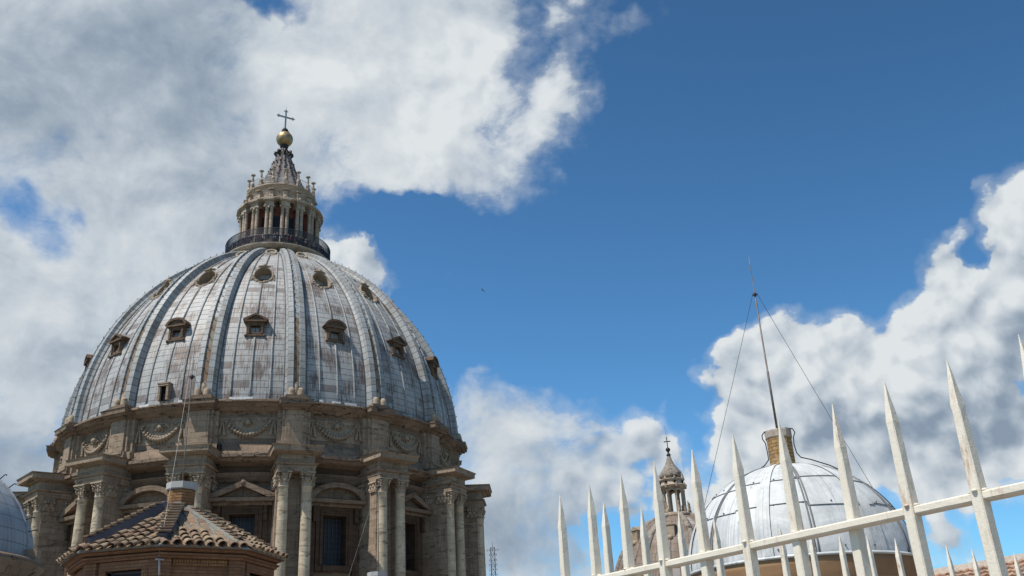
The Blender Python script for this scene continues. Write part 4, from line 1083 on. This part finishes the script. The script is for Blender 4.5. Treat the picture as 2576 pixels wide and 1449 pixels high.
rod_thing('thin grey rod with three cables on the white-capped neck of the nearest turret', T1[0], T1[1], .3464, 3.94, 6.75, 5.95, [(-1.72, -.2, 2.6), (1.74, 0, 2.6), (-.25, -1.76, 2.4)], .010, 2, .003)
T2 = (26.5*sin(-.1515), 26.5*cos(-.1515))
t2 = copy_tree(tu); t2.location = (T2[0], T2[1], -EYE-.52); t2.rotation_euler = (0, 0, .1515); t2['label'] = 'farther brick turret, only its white cap showing before the drum columns'
rod_thing('faint thin rod rising from the farther white cap in front of the drum columns', T2[0]+.02, T2[1], .1515, 3.425, 7.0, 5.7, [(-1.1, -.9, 2.1), (1.8, -.2, 2.1)], .011, 0, .002)

# ================================================================ small lead-covered domes
def small_dome(name, label, az, D, R_, H, z0, mat, wallmat, seams, seamr, extra=None, wr=None, ph=0):
    root = thing(name, label, 'dome', (D*sin(az), D*cos(az), -EYE), -az)
    N = 26; prof = [(R_*cos(1.53*i/N), z0+H*sin(1.53*i/N)) for i in range(N+1)]
    g = MB(); g.lathe(prof, 96, uref=R_); d = obj('dome_shell', g, mat, root, (0, 0, EYE))
    g = MB()
    for a in (seams if isinstance(seams, (list, tuple)) else [2*pi*k/seams+ph for k in range(seams)]):
        a = a; g.tube([((r+.01)*sin(a), -(r+.01)*cos(a), z) for r, z in prof], seamr, 6)
    obj('seam_roll', g, 'far_rib' if seamr > .3 else (mat if seamr > .045 else 'seam_grey'), d)
    g = MB(); wr = wr or R_*.985; g.lathe([(wr, -EYE), (wr, z0-.06), (wr, z0)], 96); obj('wall', g, wallmat, root, (0, 0, EYE))
    return root, d, prof
ra, rd, rprof = small_dome('metal_dome', 'small pale sheet-metal dome with brick neck behind the white fence', .2692, 18, 1.935, 1.80, 1.95, 'pale_lead', 'plaster', [R(q)+w_ for q in (-91, -46, 9, 64, 110, 160, 215) for w_ in (-.014, .014)], .013)
g = MB()
g.lathe([(1.955, 1.955), (1.985, 1.935), (1.985, 1.915), (1.93, 1.90)], 96, uref=1.9)
obj('drip_edge', g, 'pale_lead', ra, (0, 0, EYE))
g = MB(); g.lathe([(1.87, 1.1), (1.875, 1.30), (1.885, 1.31), (1.885, 1.50), (1.90, 1.52), (1.90, 1.57), (1.925, 1.63), (1.925, 1.70), (1.95, 1.80), (1.95, 1.912), (1.9, 1.915)], 96); obj('cornice', g, 'ochre', ra, (0, 0, EYE))
for zz in (1.28, .80):     # lapped sheet edges, each a stepped line round the dome
    g = MB(); pts = []; jr = random.Random(int(zz*100))
    for k in range(9):
        zj = zz+jr.uniform(-.06, .06); t = math.asin(zj/1.8)
        for i in range(9): a_ = .16+2*pi*(k+i/8.02)/9; pts.append(((1.935*cos(t)+.01)*sin(a_), -(1.935*cos(t)+.01)*cos(a_), 1.95+1.8*sin(t)+.003))
    g.tube(pts, .008, 4, True); obj('lap_seam', g, 'seam_grey', rd)
g = MB(); g.ball((0, 0, 0), .016, 6, 4); rivm = g.mesh('rivet', 'seam_grey')
for a_ in [-1.5+.27*i for i in range(12)]:
    for zz in (.10, .84, 1.33): t = math.asin(zz/1.8); link('rivet', rivm, rd, (1.945*cos(t)*sin(a_), -1.945*cos(t)*cos(a_), 1.95+1.8*sin(t)))
for pa in (-1.9, -1.25, -.25, .72, 1.5):     # wide flat strap ribs
    g = MB(); vs = []; fs = []
    for r, z in rprof:
        for s_ in (-1, 1): q = pa+s_*.06*(1 if r > .4 else 2); vs.append(((r+.02)*sin(q), -(r+.02)*cos(q), z+.01))
    for k in range(len(rprof)-1): fs.append((2*k, 2*k+1, 2*k+3, 2*k+2))
    g.add(vs, fs, True); obj('strap', g, 'pale_lead', rd)
g = MB(); g.lathe([(.245, 3.62), (.235, 3.75), (.235, 4.28)], 10, uref=.24, smooth=False); nk = obj('neck', g, 'brick_mast', ra, (0, 0, EYE))
g = MB(); g.lathe([(.24, 4.26), (.252, 4.28), (.252, 4.40), (.24, 4.41), (.01, 4.42)], 10, smooth=False); obj('cap', g, 'cap_grey', nk)
g = MB(); g.tube([(-.02, -.1, 4.43), (-.12, -.1, 4.425), (-.24, -.1, 4.40), (-.29, -.1, 4.34), (-.29, -.1, 4.27), (-.25, -.1, 4.19), (-.24, -.1, 4.0), (-.24, -.1, 3.88), (-.33, -.1, 3.78), (-.5, -.1, 3.69), (-.68, -.1, 3.62)], .011, 6)
g.tube([(.02, -.1, 4.43), (.16, -.1, 4.43), (.27, -.1, 4.40), (.30, -.1, 4.33), (.26, -.1, 4.24), (.25, -.1, 4.1), (.27, -.1, 3.95), (.33, -.1, 3.86), (.5, -.1, 3.80), (.8, -.1, 3.66), (1.1, -.1, 3.47)], .011, 6)
obj('cable', g, 'wire', nk)
rod_thing('tall brown rod on the ochre brick neck of the pale metal dome', 18*sin(.2692), 18*cos(.2692), -.2692, 4.42, 8.03, 7.18, [(-1.93, -.3, 1.95), (1.93, .2, 1.95)], .017)
g = MB(); g.tube([(2.0, 0, 1.0), (2.02, 0, 1.5), (1.99, 0, 1.72), (1.93, 0, 1.82)], .02, 6); g.ball((1.96, 0, 1.84), .04, 8, 6); obj('side_cable', g, 'wire', ra, (0, 0, EYE))

la, ld, lprof = small_dome('lead_dome', 'grey lead-sheeted dome cut off by the left edge of the picture', -.5782, 40, 4.3, 3.8, 5.61, 'small_lead', 'stone_wall', 8, .05, ph=.35)
g = MB(); g.lathe([(4.3, 4.8), (4.45, 4.9), (4.5, 5.1), (4.7, 5.25), (4.75, 5.42), (4.65, 5.5), (4.3, 5.61)], 64); obj('cornice', g, 'stone_dark', la, (0, 0, EYE))
g = MB()
for k in range(8):
    a = 2*pi*k/8+.35; X = Vector((cos(a), sin(a), 0)); Y = Vector((sin(a), -cos(a), 0)); g.obox(Y*4.5+Vector((0, 0, 5.6)), X, Y, Vector((0, 0, 1)), .22, .2, .25); g.obox(Y*4.3+Vector((0, 0, 1.6)), X, Y, Vector((0, 0, 1)), .5, .16, 3.2)
obj('pilaster', g, 'stone', la, (0, 0, EYE))
g = MB()
for k in range(8):
    a = 2*pi*k/8+.35
    for q in range(4, 22, 2):
        r, z = lprof[q]; r += .05; ca, sa = cos(1.53*q/26), sin(1.53*q/26); P = lambda h, u=0: ((r+h*ca)*sin(a+u), -(r+h*ca)*cos(a+u), z+h*sa)
        g.tube([P(0), P(.22), P(.26, .03), P(.24, .05)], .022, 4)
obj('lamp_hook', g, 'iron', ld)

# far brown dome with lantern
fa, fd, fprof = small_dome('far_dome', 'distant brown ribbed dome with a slim stone lantern and cross, seen behind the fence bars', .1554, 130, 9.2, 11.1, 10.9, 'far_lead', 'stone_wall', 8, .38, ph=.25)
g = MB(); g.lathe([(9.1, 9.0), (9.6, 9.6), (10.0, 10.2), (10.0, 10.5), (9.3, 10.9)], 64); obj('cornice', g, 'stone_dark', fa, (0, 0, EYE))
for k in range(8):
    a = .25+pi/8+k*pi/4
    g = MB(); r, z = fprof[13]; s_ = len(g.v); g.box(-.6, .6, -r-.25, -r+1.2, z-.3, z+1.2); g.prism([(-.8, z+1.2), (.8, z+1.2), (0, z+1.75)], -r-.35, -r+1.5); g.ball((0, -r-.3, z-.4), .4, 8, 5); g.xf(Matrix.Rotation(a, 4, 'Z'), s_); obj('dormer', g, 'carved', fa, (0, 0, EYE))
g = MB(); g.lathe([(2.3, 21.7), (2.4, 22.0), (2.1, 22.15), (1.75, 22.2), (.3, 22.25)], 32)
fl = obj('lantern', g, 'lantern_stone', fa, (0, 0, EYE))
g = MB()
for k in range(8):
    a = k*pi/4+.42-pi/8+.25; s_ = len(g.v); g.box(-.12, .12, -1.50, -1.22, 22.2, 25.4); g.lathe([(.09, 22.3), (.075, 25.0), (.14, 25.3)], 8, 0, 2*pi, 0, -1.55); g.xf(Matrix.Rotation(a, 4, 'Z'), s_)
    s_ = len(g.v); O = [(.46*cos(pi*i/8), 24.75+.46*sin(pi*i/8)) for i in range(9)]
    for i in range(8): g.prism([O[i], O[i+1], (O[i+1][0], 25.45), (O[i][0], 25.45)][::-1], -1.42, -1.12)
    g.xf(Matrix.Rotation(a+pi/8, 4, 'Z'), s_)
obj('arcade', g, 'lantern_stone', fl)
g = MB(); g.lathe([(1.0, 25.4), (1.65, 25.4), (1.75, 25.6), (1.95, 25.75), (1.95, 25.9), (1.6, 25.95), (1.55, 26.5), (1.75, 26.6), (1.75, 26.72), (1.2, 26.8)], 24)
for k in range(8): a = k*pi/4+.3; g.box(1.85*sin(a)-.12, 1.85*sin(a)+.12, -1.85*cos(a)-.12, -1.85*cos(a)+.12, 25.5, 26.1)
obj('cornice', g, 'lantern_stone', fl)
g = MB()
for k in range(8): a = k*pi/4+.27; g.ball((1.57*sin(a), -1.57*cos(a), 26.24), .2, 8, 6)
obj('oculus_painted_dark', g, 'opening_painted_dark', fl)
for z_, r_ in ((22.2, 2.05), (26.7, 1.62)):
    for k in range(8):
        a = k*pi/4+.42-pi/8+.25; g = MB(); h = 1.45 if z_ < 25 else .75; g.lathe([(.17, z_), (.19, z_+.25*h), (.08, z_+.35*h), (.14, z_+.5*h), (.07, z_+.7*h), (.11, z_+.8*h), (.03, z_+h)], 8, 0, 2*pi, r_*sin(a), -r_*cos(a)); obj('candelabrum', g, 'carved', fl)
g = MB(); vs = []; prof = [(1.15, 26.75), (1.42, 27.05), (1.45, 27.4), (1.28, 27.8), (.92, 28.3), (.58, 28.85), (.34, 29.5), (.20, 30.1)]; n_ = 48
for r_, z_ in prof:
    for i in range(n_): a = 2*pi*i/n_; q = r_*(1+.09*max(0, cos(8*a+.5))); vs.append((q*sin(a), -q*cos(a), z_))
g.add(vs, [(k*n_+i, k*n_+(i+1) % n_, (k+1)*n_+(i+1) % n_, (k+1)*n_+i) for k in range(len(prof)-1) for i in range(n_)], True); obj('onion_roof', g, 'far_rib', fl)
g = MB(); g.lathe([(.2, 30.05), (.36, 30.15), (.2, 30.3), (.12, 30.5), (.1, 30.62)], 12); g.ball((0, 0, 30.9), .32, 12, 8); g.box(-.06, .06, -.05, .05, 31.2, 32.55); g.box(-.36, .36, -.05, .05, 31.98, 32.10)
for p_ in ((-.38, 32.04), (.38, 32.04), (0, 32.55)): g.ball((p_[0], 0, p_[1]), .09, 6, 4)
g.tube([(0, 0, 32.5), (-.1, 0, 34.2)], .02, 5); obj('cross', g, 'dark_bronze', fl)

g = MB()
for k in range(8):
    for u_ in (.22, .39, .565):
        a = .25+k*pi/4+u_; g.tube([((r+.02)*sin(a), -(r+.02)*cos(a), z) for r, z in fprof[:20]], .09, 5)
obj('standing_seam', g, 'far_rib', fd)
# ================================================================ tiled roof at the lower right
P0 = Vector((11.35, 27.77, 0)); P1 = Vector((13.9, 22.9, 0)); dr = (P1-P0).normalized(); dnh = Vector((-dr.y, dr.x, 0))
if dnh.y > 0: dnh = -dnh
P0 = P0-dr*9; L_ = 24; zR = 2.80; sl = R(24); dn = dnh*cos(sl)-Vector((0, 0, sin(sl))); nn = dnh*sin(sl)+Vector((0, 0, cos(sl)))
root = thing('tiled_roof', 'red barrel-tiled roof with mortared ridge low at the right edge, beyond the fence', 'roof', (P0.x, P0.y, -EYE))
g = MB(); A = Vector((0, 0, zR)); B = dr*L_+A; slope = 7.5
g.add([A, B, B+dn*slope, A+dn*slope], [(0, 1, 2, 3)]); dn2 = -dnh*cos(sl)-Vector((0, 0, sin(sl))); g.add([B, A, A+dn2*3, B+dn2*3], [(0, 1, 2, 3)])
Ez = (A+dn*slope); g.add([A+dn*(slope-.3)-nn*.05, B+dn*(slope-.3)-nn*.05, Vector(((B+dn*(slope-.3)).x, (B+dn*(slope-.3)).y, -EYE)), Vector(((A+dn*(slope-.3)).x, (A+dn*(slope-.3)).y, -EYE))], [(0, 1, 2, 3)])
obj('roof_bed', g, 'plaster', root, (0, 0, EYE))
g = MB(); rr = random.Random(9)
for c_ in range(int(L_/.23)):
    x = .1+c_*.23
    for r_i in range(15):
        s0 = .32+r_i*.30; o_ = A+dr*(x+rr.uniform(-.015, .015))+dn*s0; vs = []; M_ = 5; jl = rr.uniform(-.02, .02)
        for s_, rad, h in ((.36+jl, .095, .045), (0, .075, .0)):
            for q in range(M_): an = pi*q/(M_-1); vs.append(o_+dn*s_+dr*(rad*cos(an))+nn*(h+rad*sin(an)+.005))
        g.add(vs, [(q, q+1, q+1+M_, q+M_) for q in range(M_-1)]+[(0, 1, 2, 3, 4)], False)
obj('barrel_tile', g, 'terra', root, (0, 0, EYE))
g = MB(); vs = []
for k in range(7): an = pi*k/6; 
n_ = 80
for i in range(n_+1):
    c = A+dr*(L_*i/n_)
    for q in range(7): an = pi*q/6; vs.append(c+dnh*(.17*cos(an))+Vector((0, 0, -.03+(.13+rr.uniform(-.012, .012))*sin(an))))
g.add(vs, [(i*7+q, i*7+q+1, (i+1)*7+q+1, (i+1)*7+q) for i in range(n_) for q in range(6)]); 
g.add([A+dnh*.15+nn*.06, B+dnh*.15+nn*.06, B+dn*.42+nn*.07, A+dn*.42+nn*.07], [(0, 1, 2, 3)]); obj('ridge', g, 'cap_grey', root, (0, 0, EYE))

# ================================================================ radio mast far off
az_ = -.0343; D_ = 400
root = thing('radio_mast', 'faint lattice radio mast far away, just right of the drum', 'mast', (D_*sin(az_), D_*cos(az_), -46))
g = MB(); H_ = 105.5; w0, w1 = 1.35, .8
def cnr(z): q = w0+(w1-w0)*z/H_; return [Vector((sx*q, sy*q, z)) for sx, sy in ((-1, -1), (1, -1), (1, 1), (-1, 1))]
nz = 42
for i in range(nz):
    a, b = cnr(H_*i/nz), cnr(H_*(i+1)/nz)
    for k in range(4): g.tube([a[k], b[k]], .12, 4, cap=False); g.tube([a[k], b[(k+1) % 4]], .07, 4, cap=False); g.tube([b[k], b[(k+1) % 4]], .05, 4, cap=False)
obj('lattice', g, 'mesh', root)
g = MB()
for i in range(9):
    z = H_-1-i*1.95; w_ = 2.3 if i == 0 else 1.5
    for s_ in (-1, 1): g.tube([(0, 0, z), (s_*w_, 0, z)], .06, 4); g.tube([(s_*w_, 0, z-.6), (s_*w_, 0, z+.6)], .06, 4); g.tube([(s_*w_*.6, 0, z-.5), (s_*w_*.6, 0, z+.5)], .05, 4)
g.tube([(0, 0, H_-1), (0, 0, H_+2.3)], .07, 4); obj('antenna', g, 'mesh', root)

# ================================================================ a bird in the open sky
g = MB(); body = [(0, .13, 0), (0, .08, .0), (0, 0, 0), (0, -.09, .0), (0, -.14, .01)]
g.tube([(0, -.19, 0), (0, -.15, .005), (0, -.08, .01), (0, .02, 0), (0, .12, -.005), (0, .2, 0)], [.004, .025, .035, .038, .022, .012], 8)
for s_ in (-1, 1): 
    V = [(s_*.02, -.07, .01), (s_*.16, -.10, .07), (s_*.34, .0, .02), (s_*.18, .02, .065), (s_*.02, .05, .01)]
    g.add([(x, y, z+.004) for x, y, z in V]+[(x, y, z-.004) for x, y, z in V], [(0, 1, 2, 3, 4), (9, 8, 7, 6, 5)]+[(i, (i+1) % 5, (i+1) % 5+5, i+5) for i in range(5)])
g.add([(-.02, .17, 0), (.02, .17, 0), (.05, .30, 0), (0, .26, 0), (-.05, .30, 0)], [(0, 1, 2, 3, 4)])
o = obj('bird', g, 'iron', None, (-.0339*90, 90, .4374*90)); o.rotation_euler = (R(35), R(25), R(60)); tag(o, 'small dark bird flying in the open blue sky right of the great dome', 'bird')

# ================================================================ the white spiked fence
def spike_bar(name, g_len, parent, p, rz, rnd_, lean=0.0):
    g = MB(); z0, zt, w = -EYE, .584, .0125; sh = zt-.09-rnd_.uniform(-.012, .012); rings = []
    N = 22; sk = rnd_.uniform(-.002, .002)
    for i in range(N+1):
        z = z0+(.3-z0)*(i/N) if i < N*.4 else None
    zs = [z0, -.8, -.2, .1, .2, .26, .30, .33, .37, .41, .45, sh-.015, sh, sh+.02, sh+.045, zt-.02, zt]
    for z in zs:
        if z <= .31: wx, wy = w, w*.92
        elif z <= sh: t = (z-.31)/(sh-.31); wx, wy = w*(1-.17*t), w*.92*(1-.22*t)
        else: t = (z-sh)/(zt-sh); wx, wy = w*.83*(1-.93*t), w*.72*(1-.92*t)
        j = lambda: rnd_.uniform(-.0004, .0004)
        cx = sk*max(0, z-.3)*2
        c = .0022 if z < sh else .0008
        ring = []
        for sx, sy in ((-1, -1), (1, -1), (1, 1), (-1, 1)):
            X, Y = sx*wx, sy*wy
            if sx*sy > 0: ring += [(X+cx+j(), Y-sy*c+j(), z), (X-sx*c+cx+j(), Y+j(), z)]
            else: ring += [(X-sx*c+cx+j(), Y+j(), z), (X+cx+j(), Y-sy*c+j(), z)]
        rings.append(ring)
    vs = [v for r_ in rings for v in r_]; m_ = 8
    fs = [(k*m_+i, k*m_+(i+1) % m_, (k+1)*m_+(i+1) % m_, (k+1)*m_+i) for k in range(len(rings)-1) for i in range(m_)]+[tuple(range((len(rings)-1)*m_, len(rings)*m_))]
    g.add(vs, fs, False)
    o = obj(name, g, 'paint', parent, (p[0], p[1], 0), rz); o.rotation_euler = (lean, rnd_.uniform(-.004, .004), rz-.08+rnd_.uniform(-.03, .03)); return o
def rail(g, a, b, zc, hw, hh, n):
    a = Vector((*a, zc)); b = Vector((*b, zc)); t = (b-a).normalized(); s_ = Vector((-t.y, t.x, 0)); up = Vector((0, 0, 1)); L_ = (b-a).length; vs = []; c = .003
    sec = [(-hw, -hh+c), (-hw+c, -hh), (hw-c, -hh), (hw, -hh+c), (hw, hh-c), (hw-c, hh), (-hw+c, hh), (-hw, hh-c)]
    for i in range(n+1):
        for x, z in sec: vs.append(a+t*(L_*i/n)+s_*(x+random.uniform(-.0003, .0003))+up*(z+random.uniform(-.0003, .0003)))
    g.add(vs, [(k*8+i, (k+1)*8+i, (k+1)*8+(i+1) % 8, k*8+(i+1) % 8) for k in range(n) for i in range(8)]+[tuple(range(8)), tuple(reversed(range(n*8, n*8+8)))])
rnd_ = random.Random(21)
PHI = 2.1538; q0 = (.9387, 1.6802)
tips = [(.937, 1.674), (.85, 1.797), (.769, 1.921), (.703, 2.075), (.611, 2.186), (.522, 2.295), (.446, 2.44), (.356, 2.545), (.278, 2.685), (.196, 2.797), (.114, 2.935)]
fn = thing('spiked_fence', 'front run of cream-white spiked iron fence, its top rail crossing the lower right', 'fence', (0, 0, 0)); fn.location = (0, 0, 0)
step = Vector((cos(PHI), sin(PHI)))*.15
bars = [(q0[0]-step.x, q0[1]-step.y), (q0[0]-2*step.x, q0[1]-2*step.y)]+tips
for p in bars: spike_bar('bar', 1, fn, p, PHI-pi/2, rnd_)
e0 = (q0[0]-step.x*2.8, q0[1]-step.y*2.8); e1 = tips[-1]
g = MB(); rail(g, e0, e1, .3125, .0185, .0085, 60); obj('rail', g, 'paint', fn)
g = MB(); rail(g, e0, e1, -1.4, .0185, .0085, 40); obj('rail', g, 'paint', fn)
g = MB()
for p in bars:      # weld beads on the rail
    for s_ in (-1, 1): g.ball((p[0]+step.x/.15*s_*.0135, p[1]+step.y/.15*s_*.0135, .3225), .0075, 8, 5, .5); g.ball((p[0]+step.y/.15*s_*.013, p[1]-step.x/.15*s_*.013, .3225), .0065, 8, 5, .5)
obj('weld', g, 'paint', fn)
fs_ = thing('spiked_fence', 'rear run of white spiked fence showing only spikes below the front rail', 'fence', (0, 0, 0))
t2s = [(.256, 3.074), (.392, 3.205), (.53, 3.31), (.676, 3.452), (.83, 3.61), (.979, 3.745), (1.127, 3.866), (1.292, 4.03), (1.444, 4.138), (1.61, 4.275), (1.78, 4.43), (1.955, 4.58), (2.133, 4.723), (2.30, 4.87), (2.472, 5.014), (2.64, 5.15), (2.8, 5.29)]
ph2 = math.atan2(5.014-3.074, 2.472-.256)
for p in t2s: spike_bar('bar', 1, fs_, p, ph2, rnd_)
g = MB(); rail(g, tips[-1], t2s[-1], .3125, .0185, .0085, 60); obj('rail', g, 'paint', fs_)
g = MB(); rail(g, tips[-1], t2s[-1], -1.4, .0185, .0085, 60); obj('rail', g, 'paint', fs_)
